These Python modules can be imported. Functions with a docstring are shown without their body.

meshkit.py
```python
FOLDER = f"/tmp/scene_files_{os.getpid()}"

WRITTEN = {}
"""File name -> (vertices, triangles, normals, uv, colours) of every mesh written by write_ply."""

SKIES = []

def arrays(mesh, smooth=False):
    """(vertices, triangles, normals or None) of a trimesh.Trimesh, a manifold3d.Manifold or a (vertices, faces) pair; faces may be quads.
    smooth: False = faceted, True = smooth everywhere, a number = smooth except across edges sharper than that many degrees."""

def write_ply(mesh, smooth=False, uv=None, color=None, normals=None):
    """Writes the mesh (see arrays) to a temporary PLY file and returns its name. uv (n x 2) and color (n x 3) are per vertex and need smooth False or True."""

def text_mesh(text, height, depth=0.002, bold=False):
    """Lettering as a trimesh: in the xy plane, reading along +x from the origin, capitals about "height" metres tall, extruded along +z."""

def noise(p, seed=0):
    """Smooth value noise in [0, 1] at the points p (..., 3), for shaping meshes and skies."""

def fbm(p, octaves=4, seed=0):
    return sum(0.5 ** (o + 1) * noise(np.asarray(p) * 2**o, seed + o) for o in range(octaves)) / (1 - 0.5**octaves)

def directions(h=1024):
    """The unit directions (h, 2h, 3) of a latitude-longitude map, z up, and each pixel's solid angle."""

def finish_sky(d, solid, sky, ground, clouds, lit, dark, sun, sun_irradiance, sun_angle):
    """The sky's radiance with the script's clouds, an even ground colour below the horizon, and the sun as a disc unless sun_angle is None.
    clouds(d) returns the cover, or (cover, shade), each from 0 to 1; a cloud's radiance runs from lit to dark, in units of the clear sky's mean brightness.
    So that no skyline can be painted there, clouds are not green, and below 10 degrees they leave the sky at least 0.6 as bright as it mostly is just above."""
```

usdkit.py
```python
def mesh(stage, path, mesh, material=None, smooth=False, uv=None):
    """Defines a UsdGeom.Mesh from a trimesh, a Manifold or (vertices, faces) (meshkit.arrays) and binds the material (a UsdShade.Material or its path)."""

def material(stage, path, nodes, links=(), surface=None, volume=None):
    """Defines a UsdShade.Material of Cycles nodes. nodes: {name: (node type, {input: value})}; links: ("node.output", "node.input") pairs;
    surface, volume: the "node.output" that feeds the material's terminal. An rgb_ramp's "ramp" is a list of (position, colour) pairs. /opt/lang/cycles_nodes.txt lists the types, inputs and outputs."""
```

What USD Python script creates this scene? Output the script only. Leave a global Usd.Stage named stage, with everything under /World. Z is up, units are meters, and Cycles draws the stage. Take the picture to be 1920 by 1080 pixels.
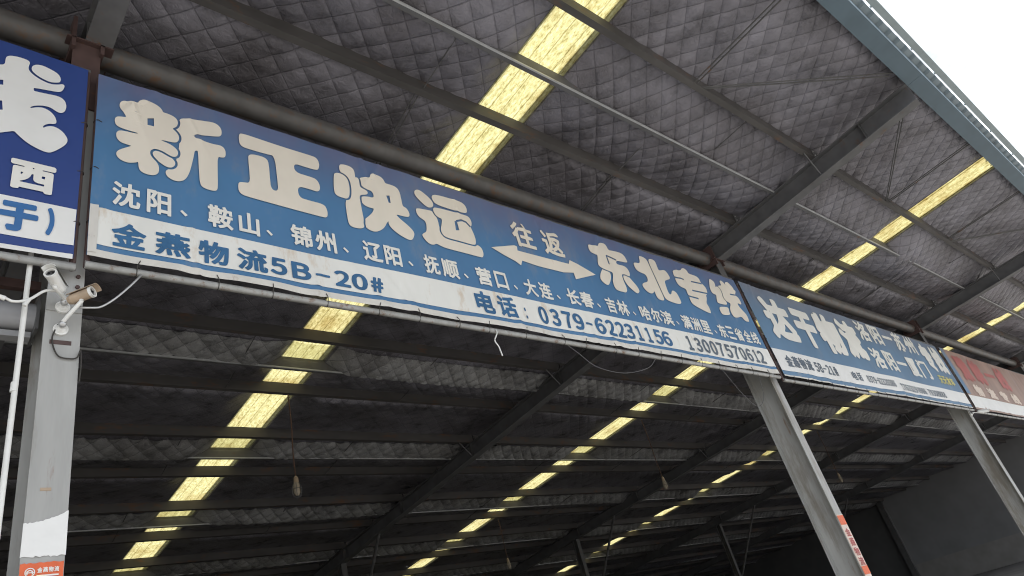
import math, random
import numpy as np, trimesh, usdkit, meshkit
from pxr import Usd, UsdGeom, UsdLux, UsdShade, Gf, Sdf
from shapely.geometry import Polygon, LineString
from shapely.ops import unary_union
from shapely import affinity

random.seed(7)
rng = np.random.default_rng(7)
stage = Usd.Stage.CreateInMemory()
UsdGeom.SetStageUpAxis(stage, 'Z')
W = UsdGeom.Xform.Define(stage, '/World')
stage.SetDefaultPrim(W.GetPrim())

# ---------------------------------------------------------------- camera
cam = UsdGeom.Camera.Define(stage, '/World/camera')
CAMPOS = [-0.711, -3.6856, 1.6491]
CAMROT = [[0.744939, -0.619797, -0.246815], [-0.163683, -0.52846, 0.833029], [-0.646741, -0.580157, -0.495121]]          # rows: right, up, back
m4 = Gf.Matrix4d(*CAMROT[0], 0, *CAMROT[1], 0, *CAMROT[2], 0, *CAMPOS, 1)
cam.AddTransformOp().Set(m4)
cam.CreateHorizontalApertureAttr(36.0)
cam.CreateVerticalApertureAttr(20.25)
cam.CreateFocalLengthAttr(24.3442)
cam.CreateClippingRangeAttr(Gf.Vec2f(0.05, 5000))
cam.CreateExposureAttr(1.4)

# ---------------------------------------------------------------- sky and sun
SUN = np.array([0.22, -0.43, 0.88]); SUN /= np.linalg.norm(SUN)
sky_mat = usdkit.material(stage, '/World/Looks/sky_look', {
    'sky': ('sky_texture', {'sky_type': 'single_scattering', 'sun_disc': False, 'sun_elevation': float(math.asin(SUN[2])),
                            'sun_rotation': float(math.atan2(SUN[0], SUN[1])), 'aerosol_density': 2.0}),
    'tc': ('texture_coordinate', {}),
    'map': ('mapping', {'scale': (1.0, 1.0, 2.0), 'location': (0.9, 0.35, 0.2)}),
    'n': ('noise_texture', {'scale': 4.6, 'detail': 6.0, 'roughness': 0.55}),
    'r': ('rgb_ramp', {'ramp': [(0.36, (0.33, 0.35, 0.38)), (0.60, (1, 1, 1))]}), 'cl': ('mix_color', {'blend_type': 'multiply', 'fac': 1.0, 'use_clamp': False}),
    'hz': ('mix_color', {'fac': 0.8, 'b': (7.6, 7.8, 8.0), 'use_clamp': False}),
    'bg': ('background_shader', {'strength': 0.11}),
}, [('tc.generated', 'map.vector'), ('map.vector', 'n.vector'), ('n.fac', 'r.fac'), ('r.color', 'cl.b'), ('hz.result', 'cl.a'),
    ('sky.color', 'hz.a'), ('cl.result', 'bg.color')], surface='bg.background')
dome = UsdLux.DomeLight.Define(stage, '/World/sky')
UsdShade.MaterialBindingAPI.Apply(dome.GetPrim()).Bind(sky_mat)
dome.GetPrim().SetCustomDataByKey('kind', 'structure')
sun = UsdLux.DistantLight.Define(stage, '/World/sun')
sun.CreateIntensityAttr(0.8); sun.CreateAngleAttr(0.5); sun.CreateNormalizeAttr(True)
sun.CreateColorAttr(Gf.Vec3f(1.0, 0.95, 0.87))
zc = SUN; xc = np.cross([0, 0, 1.0], zc); xc /= np.linalg.norm(xc); yc = np.cross(zc, xc)
sun.AddTransformOp().Set(Gf.Matrix4d(*xc, 0, *yc, 0, *zc, 0, 0, 0, 40, 1))

# ---------------------------------------------------------------- helpers
USED = {}
def path_for(name, parent):
    base = (parent or '/World') + '/' + name
    n = USED.get(base, -1) + 1; USED[base] = n
    return base if n == 0 else f'{base}_{n:03d}'

def tag(prim, label=None, cat=None, group=None, kind=None):
    for k, v in (('label', label), ('category', cat), ('group', group), ('kind', kind)):
        if v: prim.SetCustomDataByKey(k, v)

def thing(name, label, cat, loc=(0, 0, 0), group=None):
    p = path_for(name, None)
    x = UsdGeom.Xform.Define(stage, p)
    x.AddTranslateOp().Set(Gf.Vec3d(*map(float, loc)))
    tag(x.GetPrim(), label, cat, group)
    ORIGIN[p] = np.array(loc, float)
    return p
ORIGIN = {}
def origin(p):
    while p and p not in ORIGIN: p = p.rpartition('/')[0]
    return ORIGIN.get(p, np.zeros(3))

def obj(name, mesh, mat, parent=None, smooth=False, label=None):
    """One Mesh prim; the mesh is in world coordinates and is moved into its thing's own space."""
    p = path_for(name, parent)
    if isinstance(mesh, list): mesh = trimesh.util.concatenate(mesh)
    if isinstance(mesh, tuple): v, f = mesh
    else: v, f = np.array(mesh.vertices), np.array(mesh.faces)
    v = np.asarray(v, float) - origin(parent)
    pr = usdkit.mesh(stage, p, (v, f), mat, smooth=smooth)
    if label: pr.GetPrim().SetCustomDataByKey('label', label)
    return p

def box(x0, x1, y0, y1, z0, z1):
    b = trimesh.creation.box([x1 - x0, y1 - y0, z1 - z0]); b.apply_translation([(x0 + x1) / 2, (y0 + y1) / 2, (z0 + z1) / 2]); return b

def slope_box(x0, x1, y0, y1, d0, d1):
    """A box that follows the roof's pitch: d0, d1 are heights over the roof line."""
    b = box(x0, x1, y0, y1, 0, 1); v = b.vertices.copy()
    v[:, 2] = R(v[:, 1]) + np.where(v[:, 2] > .5, d1, d0)
    b.vertices = v; return b

def tube(pts, r, sides=8, cap=True):
    p = np.asarray(pts, float); t = np.gradient(p, axis=0); t /= np.linalg.norm(t, axis=1, keepdims=True) + 1e-12
    a = np.cross(t, np.where(np.abs(t[:, 2:]) < .9, [0, 0, 1.], [1., 0, 0])); a /= np.linalg.norm(a, axis=1, keepdims=True)
    b = np.cross(t, a); ang = np.arange(sides) * 2 * np.pi / sides
    rr = np.broadcast_to(r, (len(p),))[:, None, None]
    v = (p[:, None] + rr * (np.cos(ang)[None, :, None] * a[:, None] + np.sin(ang)[None, :, None] * b[:, None])).reshape(-1, 3)
    i, j = np.meshgrid(np.arange(len(p) - 1), np.arange(sides), indexing='ij')
    q = np.stack([i * sides + j, i * sides + (j + 1) % sides, (i + 1) * sides + (j + 1) % sides, (i + 1) * sides + j], -1).reshape(-1, 4)
    f = np.vstack([q[:, [0, 1, 2]], q[:, [0, 2, 3]]])
    if cap:
        n = len(p); k = np.arange(1, sides - 1)
        f = np.vstack([f, np.stack([0 * k, k + 1, k], 1), np.stack([0 * k, k, k + 1], 1) + (n - 1) * sides])
    m = trimesh.Trimesh(v, f, process=False); m.fix_normals() if False else None
    return m

def curve(pts, n=24):
    """Smooth Catmull-Rom line through the points."""
    P = np.asarray(pts, float); P = np.vstack([2 * P[0] - P[1], P, 2 * P[-1] - P[-2]]); out = []
    for i in range(1, len(P) - 2):
        t = np.linspace(0, 1, n, endpoint=False)[:, None]; a, b, c, d = P[i - 1], P[i], P[i + 1], P[i + 2]
        out.append(.5 * (2 * b + (c - a) * t + (2 * a - 5 * b + 4 * c - d) * t**2 + (3 * b - a - 3 * c + d) * t**3))
    return np.vstack(out + [P[-2:-1]])

def grid_mesh(X, Yv, Z):
    ny, nx = X.shape; idx = np.arange(nx * ny).reshape(ny, nx)
    a, b, c, d = idx[:-1, :-1].ravel(), idx[:-1, 1:].ravel(), idx[1:, 1:].ravel(), idx[1:, :-1].ravel()
    return np.stack([X, Yv, Z], -1).reshape(-1, 3), np.vstack([np.stack([a, b, c], 1), np.stack([a, c, d], 1)])

def cyl(p0, p1, r0, r1=None, sides=20):
    r1 = r0 if r1 is None else r1
    return tube([p0, p1], np.array([r0, r1]), sides)

# ---------------------------------------------------------------- materials
def mat(name, base, rough=.55, metal=0., var=.25, scale=6., rust=0., rust_col=(.16, .075, .035), bump=.0, bscale=40., stretch=(1, 1, 1), spec=.4, dirt=0., dirt_col=(.2, .17, .13), dscale=3., top_shade_fade=None):
    """Painted or bare surface: base colour with cloudy tone changes, optional rust or dirt patches and fine relief."""
    lo = tuple(c * (1 - var) for c in base); hi = tuple(min(1, c * (1 + var * .7)) for c in base)
    nodes = {'g': ('geometry', {}), 'map': ('mapping', {'scale': stretch}),
             'n': ('noise_texture', {'scale': scale, 'detail': 6., 'roughness': .6}),
             'r': ('rgb_ramp', {'ramp': [(.28, lo), (.72, hi)]}),
             'p': ('principled_bsdf', {'roughness': rough, 'metallic': metal, 'specular_ior_level': spec})}
    links = [('g.position', 'map.vector'), ('map.vector', 'n.vector'), ('n.fac', 'r.fac')]
    out = 'r.color'
    for key, amt, col, sc in (('rust', rust, rust_col, scale * 1.7), ('dirt', dirt, dirt_col, dscale)):
        if amt > 0:
            nodes[key + 'n'] = ('noise_texture', {'scale': sc, 'detail': 8., 'roughness': .7})
            a = .66 - amt * .22
            nodes[key + 'r'] = ('rgb_ramp', {'ramp': [(a, (0, 0, 0)), (min(.99, a + .14), (1, 1, 1))]})
            nodes[key + 'm'] = ('mix_color', {'b': col})
            links += [('map.vector', key + 'n.vector'), (key + 'n.fac', key + 'r.fac'), (key + 'r.color', key + 'm.fac'), (out, key + 'm.a')]
            out = key + 'm.result'
    if top_shade_fade:      # canopy shade and fading along the upper edge, mixed into the colour
        z0, z1, col = top_shade_fade
        nodes.update({'sx': ('separate_xyz', {}), 'mr': ('map_range', {'from_min': z0, 'from_max': z1, 'clamp': True}),
                      'tn': ('noise_texture', {'scale': 3., 'detail': 6.}), 'tm': ('math', {'math_type': 'multiply'}), 'tx': ('mix_color', {'b': col}),
                      'tr': ('rgb_ramp', {'ramp': [(.2, (.4, .4, .4)), (.7, (1, 1, 1))]}), 'tb': ('rgb_to_bw', {})})
        links += [('g.position', 'sx.vector'), ('sx.z', 'mr.value'), ('map.vector', 'tn.vector'), ('tn.fac', 'tr.fac'), ('tr.color', 'tb.color'),
                  ('mr.result', 'tm.value1'), ('tb.val', 'tm.value2'), ('tm.value', 'tx.fac'), (out, 'tx.a')]
        out = 'tx.result'
    links.append((out, 'p.base_color'))
    if bump:
        nodes['bn'] = ('noise_texture', {'scale': bscale, 'detail': 5.}); nodes['b'] = ('bump', {'strength': bump, 'distance': .01})
        links += [('map.vector', 'bn.vector'), ('bn.fac', 'b.height'), ('b.normal', 'p.normal')]
    return usdkit.material(stage, '/World/Looks/' + name, nodes, links, surface='p.BSDF')

M = {}
M['steel'] = mat('grey_steel_paint', (.125, .125, .13), .55, 0, .3, 4, rust=.25)
M['steel_dark'] = mat('dark_steel_paint', (.10, .10, .10), .55, 0, .3, 4, rust=.35)
M['column'] = mat('column_paint', (.39, .39, .38), .5, 0, .2, 5, rust=.22, rust_col=(.22, .13, .08), dirt=.6, dirt_col=(.22, .20, .17), stretch=(1, 1, .16), bump=.15)
M['pipe'] = mat('pipe_paint', (.10, .095, .092), .45, 0, .3, 5, rust=.6, rust_col=(.13, .075, .045))
M['purlin'] = mat('purlin_paint', (.085, .08, .078), .6, 0, .3, 3, rust=.42, stretch=(.4, 1, 1))
M['galv'] = mat('galvanised', (.55, .55, .55), .35, .7, .2, 12)
M['lip'] = mat('bright_lip', (.5, .51, .52), .35, .2, .12, 12)
M['eave'] = mat('eave_paint', (.10, .15, .19), .5, 0, .12, 3)
M['trim'] = mat('trim_paint', (.30, .36, .38), .4, 0, .12, 6)
M['roof'] = mat('roof_metal', (.27, .33, .37), .45, .2, .15, 5)
M['white'] = mat('white_plastic', (.78, .78, .76), .4, 0, .08, 9)
M['tan'] = mat('tan_plastic', (.42, .32, .23), .45, 0, .15, 20)
M['black'] = mat('black_plastic', (.02, .02, .022), .3, 0, .2, 9)
M['glass'] = mat('lens_glass', (.03, .03, .035), .08, 0, .1, 9, spec=.8)
M['rope'] = mat('old_cord', (.12, .07, .05), .8, 0, .3, 30)
M['wire'] = mat('binding_wire', (.06, .055, .05), .6, .3, .3, 30)
M['ground'] = mat('concrete_ground', (.22, .215, .205), .85, 0, .2, .6, dirt=.3, dirt_col=(.14, .13, .12), dscale=.8, bump=.2)
M['wall'] = mat('gable_cladding', (.22, .22, .225), .65, 0, .12, 1.2)
M['brick'] = mat('rendered_base', (.26, .25, .24), .8, 0, .15, 2)
M['back'] = mat('back_wall', (.10, .10, .10), .8, 0, .2, 1)
M['hemp'] = mat('grey_tube', (.30, .30, .31), .45, 0, .15, 4, rust=.1)
M['redsteel'] = mat('red_oxide', (.085, .052, .048), .6, 0, .3, 6, rust=.3)
M['bulb'] = mat('lamp_glass', (.42, .36, .28), .25, 0, .15, 12)
M['framepipe'] = mat('frame_pipe_paint', (.34, .34, .33), .45, .2, .3, 8, rust=.5)
# banner vinyls
M['blue'] = mat('banner_blue', (.072, .190, .368), .5, 0, .18, 1.1, dirt=.55, dirt_col=(.15, .22, .33), dscale=2.2, stretch=(1, 1, .45), bump=.3, bscale=7, top_shade_fade=(5.25, 5.9, (.15, .14, .24)))  # upper part tinted for the shade under the canopy and fading
M['navy'] = mat('banner_navy', (.030, .062, .235), .45, 0, .12, 1.2, dirt=.1, dirt_col=(.05, .09, .3), stretch=(1, 1, .5), bump=.2, bscale=6)
M['blue_b'] = mat('banner_blue_faded', (.10, .20, .33), .5, 0, .2, 1.0, dirt=.45, dirt_col=(.20, .25, .32), dscale=1.6, stretch=(1, 1, .4), bump=.25, bscale=7, top_shade_fade=(5.2, 5.9, (.22, .22, .26)))
M['red'] = mat('banner_red_faded', (.34, .215, .17), .5, 0, .3, 1.3, dirt=.45, dirt_col=(.42, .32, .33), dscale=1.4, stretch=(1.5, 1, .35), bump=.25, bscale=7)
M['redink'] = mat('red_ink', (.42, .10, .09), .5, 0, .25, 2)
M['cream'] = mat('letter_cream', (.77, .71, .62), .5, 0, .08, 3.0, dirt=.10, dirt_col=(.62, .50, .40), dscale=3, stretch=(1, 1, .5))
M['letter'] = mat('letter_white', (.78, .77, .73), .5, 0, .08, 4)
M['band'] = mat('band_white', (.78, .78, .75), .5, 0, .08, 2.5, dirt=.5, dirt_col=(.60, .50, .39), dscale=4.5, stretch=(1, 1, .4), bump=.3, bscale=9)
M['bandclean'] = mat('band_clean', (.78, .78, .77), .5, 0, .06, 2.5, dirt=.1, dirt_col=(.6, .55, .5), bump=.25, bscale=9)
M['hem'] = mat('banner_hem', (.66, .64, .60), .55, 0, .14, 4, dirt=.35, dirt_col=(.34, .26, .2), dscale=5, stretch=(1, 1, .6), bump=.4, bscale=20)
M['ink'] = mat('blue_ink', (.035, .13, .28), .5, 0, .25, 5)
M['inkgrey'] = mat('grey_ink', (.10, .13, .17), .5, 0, .25, 5)
M['stripe'] = mat('stripe_blue', (.04, .15, .38), .5, 0, .2, 3, bump=.3, bscale=12)
M['yellow'] = mat('letter_yellow', (.70, .62, .16), .5, 0, .1, 3)
M['orange'] = mat('sticker_orange', (.72, .14, .05), .5, 0, .12, 20)
M['paper'] = mat('notice_paper', (.80, .80, .79), .6, 0, .04, 10, bump=.15)
M['pinkpaper'] = mat('strip_paper', (.72, .60, .52), .6, 0, .12, 12)

def foil_material(name='quilted_foil', lo=(.160, .155, .176), hi=(.350, .340, .392), metal=.50):
    """Dusty aluminium foil with stitched seams along both diagonals (same spacing as the modelled quilting)."""
    sc = 2 * math.pi / (20 * CELL)
    nodes = {'g': ('geometry', {}), 'n': ('noise_texture', {'scale': 2.5, 'detail': 7., 'roughness': .65}),
             'r': ('rgb_ramp', {'ramp': [(.3, lo), (.7, hi)]}),
             'fn': ('noise_texture', {'scale': 16., 'detail': 7., 'roughness': .72, 'distortion': 1.4}),
             'm1': ('mapping', {'rotation': (0, 0, -math.pi / 4)}), 'm2': ('mapping', {'rotation': (0, 0, math.pi / 4)}),
             'w1': ('wave_texture', {'scale': sc, 'distortion': 0.}), 'w2': ('wave_texture', {'scale': sc, 'distortion': 0.}),
             's1': ('rgb_ramp', {'ramp': [(0, (0, 0, 0)), (.022, (1, 1, 1))]}), 's2': ('rgb_ramp', {'ramp': [(0, (.3, .3, .3)), (.012, (1, 1, 1))]}),
             'sm': ('mix_color', {'blend_type': 'darken', 'fac': 1.}), 'sc': ('rgb_ramp', {'ramp': [(0, (.66, .66, .66)), (1, (1, 1, 1))]}),
             'bw': ('rgb_to_bw', {}), 'mul': ('mix_color', {'blend_type': 'multiply', 'fac': 1.}),
             'b': ('bump', {'strength': .8, 'distance': .02}), 'b2': ('bump', {'strength': .5, 'distance': .010}),
             'rr': ('map_range', {'from_min': .3, 'from_max': .7, 'to_min': .22, 'to_max': .58, 'clamp': True}), 'n3': ('noise_texture', {'scale': .7, 'detail': 5., 'roughness': .6}), 'st': ('rgb_ramp', {'ramp': [(.32, (.62, .60, .58)), (.55, (1, 1, 1))]}), 'mu3': ('mix_color', {'blend_type': 'multiply', 'fac': 1.}),
             'p': ('principled_bsdf', {'metallic': metal, 'specular_ior_level': .5})}
    links = [('g.position', 'n.vector'), ('n.fac', 'r.fac'), ('g.position', 'm1.vector'), ('g.position', 'm2.vector'), ('m1.vector', 'w1.vector'), ('m2.vector', 'w2.vector'),
             ('w1.fac', 's1.fac'), ('w2.fac', 's2.fac'), ('s1.color', 'sm.a'), ('s2.color', 'sm.b'), ('sm.result', 'bw.color'), ('bw.val', 'sc.fac'),
             ('r.color', 'mul.a'), ('sc.color', 'mul.b'), ('g.position', 'n3.vector'), ('n3.fac', 'st.fac'), ('mul.result', 'mu3.a'), ('st.color', 'mu3.b'), ('mu3.result', 'p.base_color'), ('n.fac', 'rr.value'), ('rr.result', 'p.roughness'), ('g.position', 'fn.vector'), ('fn.fac', 'b.height'),
             ('bw.val', 'b2.height'), ('b.normal', 'b2.normal'), ('b2.normal', 'p.normal')]
    return usdkit.material(stage, '/World/Looks/' + name, nodes, links, surface='p.BSDF')
CELL = .19
M['foil'] = foil_material()
M['foil_lit'] = foil_material('lit_band_foil', (.24, .24, .25), (.55, .55, .56), .3)  # lighter copy of the foil, with the lit bands' brightness in its colour
M['film'] = usdkit.material(stage, '/World/Looks/clear_film', {'t': ('transparent_bsdf', {'color': (.80, .80, .70)}), 'd': ('diffuse_bsdf', {'color': (.5, .5, .48)}), 'm': ('mix_closure', {'fac': .12})}, [('t.BSDF', 'm.closure1'), ('d.BSDF', 'm.closure2')], surface='m.closure')

def skylight_material():
    nodes = {'g': ('geometry', {}), 'map': ('mapping', {'scale': (7, 2.4, 2.4)}),
             'n': ('noise_texture', {'scale': 6.0, 'detail': 8., 'roughness': .75}),
             'r': ('rgb_ramp', {'ramp': [(.33, (.16, .125, .04)), (.43, (.37, .335, .15)), (.55, (.52, .49, .26)), (.70, (.68, .655, .43))]}),
             'n2': ('noise_texture', {'scale': 1.1, 'detail': 5., 'roughness': .6}),
             'r2': ('rgb_ramp', {'ramp': [(.32, (.60, .50, .36)), (.50, (.95, .95, .95)), (.7, (1, 1, 1))]}),
             'mul': ('mix_color', {'blend_type': 'multiply', 'fac': 1.0}), 'wv': ('wave_texture', {'scale': 1.963, 'distortion': .0}), 'wr': ('rgb_ramp', {'ramp': [(0, (.55, .52, .45)), (.035, (1, 1, 1))]}), 'mu2': ('mix_color', {'blend_type': 'multiply', 'fac': 1.0}),
             't': ('translucent_bsdf', {}), 'd': ('diffuse_bsdf', {}), 'mx': ('mix_closure', {'fac': .35})}
    return usdkit.material(stage, '/World/Looks/yellow_skylight', nodes, [('g.position', 'map.vector'), ('map.vector', 'n.vector'), ('n.fac', 'r.fac'),
        ('g.position', 'n2.vector'), ('n2.fac', 'r2.fac'), ('r.color', 'mul.a'), ('r2.color', 'mul.b'),
        ('g.position', 'wv.vector'), ('wv.fac', 'wr.fac'), ('mul.result', 'mu2.a'), ('wr.color', 'mu2.b'), ('mu2.result', 't.color'), ('mu2.result', 'd.color'), ('t.BSDF', 'mx.closure1'), ('d.BSDF', 'mx.closure2')], surface='mx.closure')
M['skylight'] = skylight_material()

# ---------------------------------------------------------------- ground
g = trimesh.creation.box([3000, 3000, 1]); g.apply_translation([0, 0, -.5])
gp = obj('ground', g, M['ground']); stage.GetPrimAtPath(gp).SetCustomDataByKey('kind', 'structure')

# ================================================================ the shed
M['dock'] = mat('dock_floor', (.20, .195, .19), .8, 0, .25, .8)
SL = -.07606
def R(y): return 6.663 + SL * np.asarray(y, float)      # underside of the roof lining
SHED = thing('logistics_shed', 'long open-fronted grey steel goods shed with a deep canopy and quilted foil roof lining', 'shed')
RAFT = [-16.0, -8.0, 0.0, 8.0, 16.1, 24.2, 32.3, 40.3]
COLX = [-16.07, -8.07, -.065, 7.935, 15.93, 24.1, 32.2, 40.3]
STRIPS = [(-13.0, -12.36), (-4.9, -4.26), (3.20, 3.84), (11.40, 12.06), (20.0, 20.67)]
PITCH, Y_EAVE = 1.335, -3.07
PUR = [Y_EAVE + PITCH * k for k in range(1, 21)]          # y of every main purlin
MID = [Y_EAVE + PITCH * (k + .5) for k in range(1, 20, 2)]  # lighter purlins in every second gap
YEND = 24.0

# columns (H sections; the web and the far flange show from the side)
for i, cx in enumerate(COLX):
    top = 5.80
    lab = {2: 'light grey column with a white paper and an orange sticker', 3: 'column with a pale front edge and a printed strip'}.get(i)
    w = .086
    prof = Polygon([(-w, .10), (w, .10), (w, .112), (.006, .112), (.006, .408), (w, .408), (w, .42), (-w, .42), (-w, .408), (-.006, .408), (-.006, .112), (-w, .112)])
    c = trimesh.creation.extrude_polygon(prof, float(top), engine='earcut'); c.apply_translation([cx, 0, 0])
    cp = obj('column', c, M['column'], SHED, label=lab)
    zt = float(R(.26)) - .43; px = RAFT[i] if i else cx
    hd = [box(cx - .085, cx + .085, .085, .098, top - .2, zt), box(cx - .085, cx + .085, .422, .435, top - .2, zt), box(cx - .006, cx + .006, .098, .422, top + .001, zt)]
    hp = obj('column_head', hd, M['redsteel'] if i == 2 else M['steel_dark'], cp)
    obj('cap_plate', box(cx - .13, cx + .16, .05, .47, zt + .001, zt + .013), M['redsteel'], cp)
    obj('gusset', box(cx - .07, cx + .07, .084, .0845, top - .1, zt - .03), M['redsteel'], cp) if False else None
    if i == 2:   # little cover plates and seams on the face
        obj('seam_plate', box(cx - .084, cx + .084, .094, .0995, 4.02, 4.05), M['column'], cp)
# bits left on the near column: bolts, tape, a scrap of paper
c0 = '/World/logistics_shed/column_002'
for bx in (-.118, -.012):
    for bz in (4.19, 4.26):
        obj('bolt', cyl((bx, .088, bz), (bx, .0995, bz), .012, .012, 6), M['redsteel'], c0)
for (xa, xb, za, zb), mm in (((-.10, -.055, 3.02, 3.035), 'tan'), ((-.12, -.02, 3.815, 3.84), 'redsteel')):
    obj('tape_remnant', box(xa, xb, .0975, .0995, za, zb), M[mm], c0)
# inner row of columns with knee braces
for i, rx in enumerate(RAFT):
    if rx < -1: continue
    c = [box(rx - .07, rx + .07, 11.75, 11.765, 0, R(11.85) - .44), box(rx - .07, rx + .07, 11.935, 11.95, 0, R(11.85) - .44), box(rx - .005, rx + .005, 11.765, 11.935, 0, R(11.85) - .44)]
    cp = obj('inner_column', c, M['steel_dark'], SHED)
    obj('knee_brace', tube([(rx, 10.05, R(10.05) - .40), (rx, 11.78, 3.25)], .035, 8), M['steel_dark'], cp, smooth=True)

# rafters: I sections following the roof, with stiffeners and fly braces
for i, rx in enumerate(RAFT):
    y0, y1 = -3.07, YEND
    parts = [slope_box(rx - .085, rx + .085, y0, y1, -.432, -.418), slope_box(rx - .085, rx + .085, y0, y1, -.176, -.162),
             slope_box(rx - .005, rx + .005, y0, y1, -.418, -.176)]
    rp = obj('rafter', parts, M['steel'], SHED)
    for ys in (-2.4, .1, .42, 3.6, 6.3, 8.97, 11.6):
        obj('stiffener', slope_box(rx - .075, rx + .075, ys - .006, ys + .006, -.418, -.176), M['steel_dark'], rp)
    for yb in (PUR[0], PUR[4], PUR[6]):
        for s in (-1, 1):
            obj('fly_brace', tube([(rx + s * .34, yb, R(yb) - .155), (rx + s * .07, yb + .02, R(yb) - .415)], .012, 4), M['steel'], rp)

# main purlins, one C section per bay, web towards the yard
def cee(x0, x1, y, depth, width, t=.004, lip=.02):
    return [slope_box(x0, x1, y - width / 2, y - width / 2 + t, -depth, 0), slope_box(x0, x1, y - width / 2 + t, y + width / 2, -depth, -depth + t),
            slope_box(x0, x1, y - width / 2 + t, y + width / 2, -t, 0), slope_box(x0, x1, y + width / 2 - t, y + width / 2, -depth + t, -depth + lip)]
for i in range(len(RAFT) - 1):
    x0, x1 = RAFT[i] + .012, RAFT[i + 1] - .012
    if i == 0: continue
    for k, y in enumerate(PUR):
        if y > YEND - .3 or (i == 1 and y > 14): continue
        obj('purlin', cee(x0, x1, y, .16, .065), M['purlin'], SHED)
    for y in MID:
        if y > YEND - .3 or (i == 1 and y > 14): continue
        a = obj('light_purlin', cee(x0 + .09, x1 - .09, y, .185, .04), M['steel'], SHED)
        obj('edge_lip', slope_box(x0 + .09, x1 - .09, y - .036, y - .021, -.188, -.168), M['lip'], a)

# cleats and bolts that tie the canopy purlins to the rafters
for i in range(2, 5):
    for y in PUR[:3]:
        for s in (-1, 1):
            c = obj('purlin_cleat', slope_box(RAFT[i] + s * .05 - .045, RAFT[i] + s * .05 + .045, y - .044, y - .037, -.165, -.02), M['steel'], SHED)
            for dz in (-.13, -.06):
                z = float(R(y)) + dz
                obj('bolt', cyl((RAFT[i] + s * .07, y - .056, z), (RAFT[i] + s * .07, y - .044, z), .011, .011, 6), M['galv'], c)

# round eave strut over the signs
for i in range(1, len(RAFT) - 1):
    x0, x1 = COLX[i] + .10, COLX[i + 1] - .10
    n = 24; xs = np.linspace(x0, x1, n); sagz = 6.285 - .02 * np.sin(np.pi * (xs - x0) / (x1 - x0))
    ep = obj('eave_strut', tube(np.stack([xs, np.full(n, .20), sagz], 1), .098, 18), M['pipe'], SHED, smooth=40)
    for xe in (x0 - .012, x1 + .012):
        obj('end_plate', box(xe - .012, xe + .012, .05, .36, 6.13, 6.44), M['redsteel'], ep)

# eave beam, roof sheets, verge trim
for i in range(1, len(RAFT) - 1):
    obj('eave_beam', slope_box(RAFT[i] + .003, RAFT[i + 1] - .003, -3.265, -3.075, -.17, .03), M['eave'], SHED)
def corrugated(x0, x1, y0, y1, d):
    """Trapezoid sheet, ribs running up the slope."""
    xs = []; z = []
    p = .25; n0 = math.floor(x0 / p)
    for k in range(n0, math.ceil(x1 / p) + 1):
        for dx, dz in ((0, 0), (.13, 0), (.155, .035), (.215, .035), (.24, 0)):
            if x0 <= k * p + dx <= x1: xs.append(k * p + dx); z.append(dz)
    if xs[0] > x0: xs.insert(0, x0); z.insert(0, z[0])
    if xs[-1] < x1: xs.append(x1); z.append(z[-1])
    xs = np.array(xs); z = np.array(z); ys = np.array([y0, y1])
    X, Yy = np.meshgrid(xs, ys); Z = R(Yy) + d + z[None, :]
    v, f = grid_mesh(X, Yy, Z); v2 = v + [0, 0, .004]
    return trimesh.Trimesh(np.vstack([v, v2]), np.vstack([f, f[:, ::-1] + len(v)]), process=False)
edges = [-16.0] + [e for s in STRIPS for e in s] + [40.4]
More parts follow.
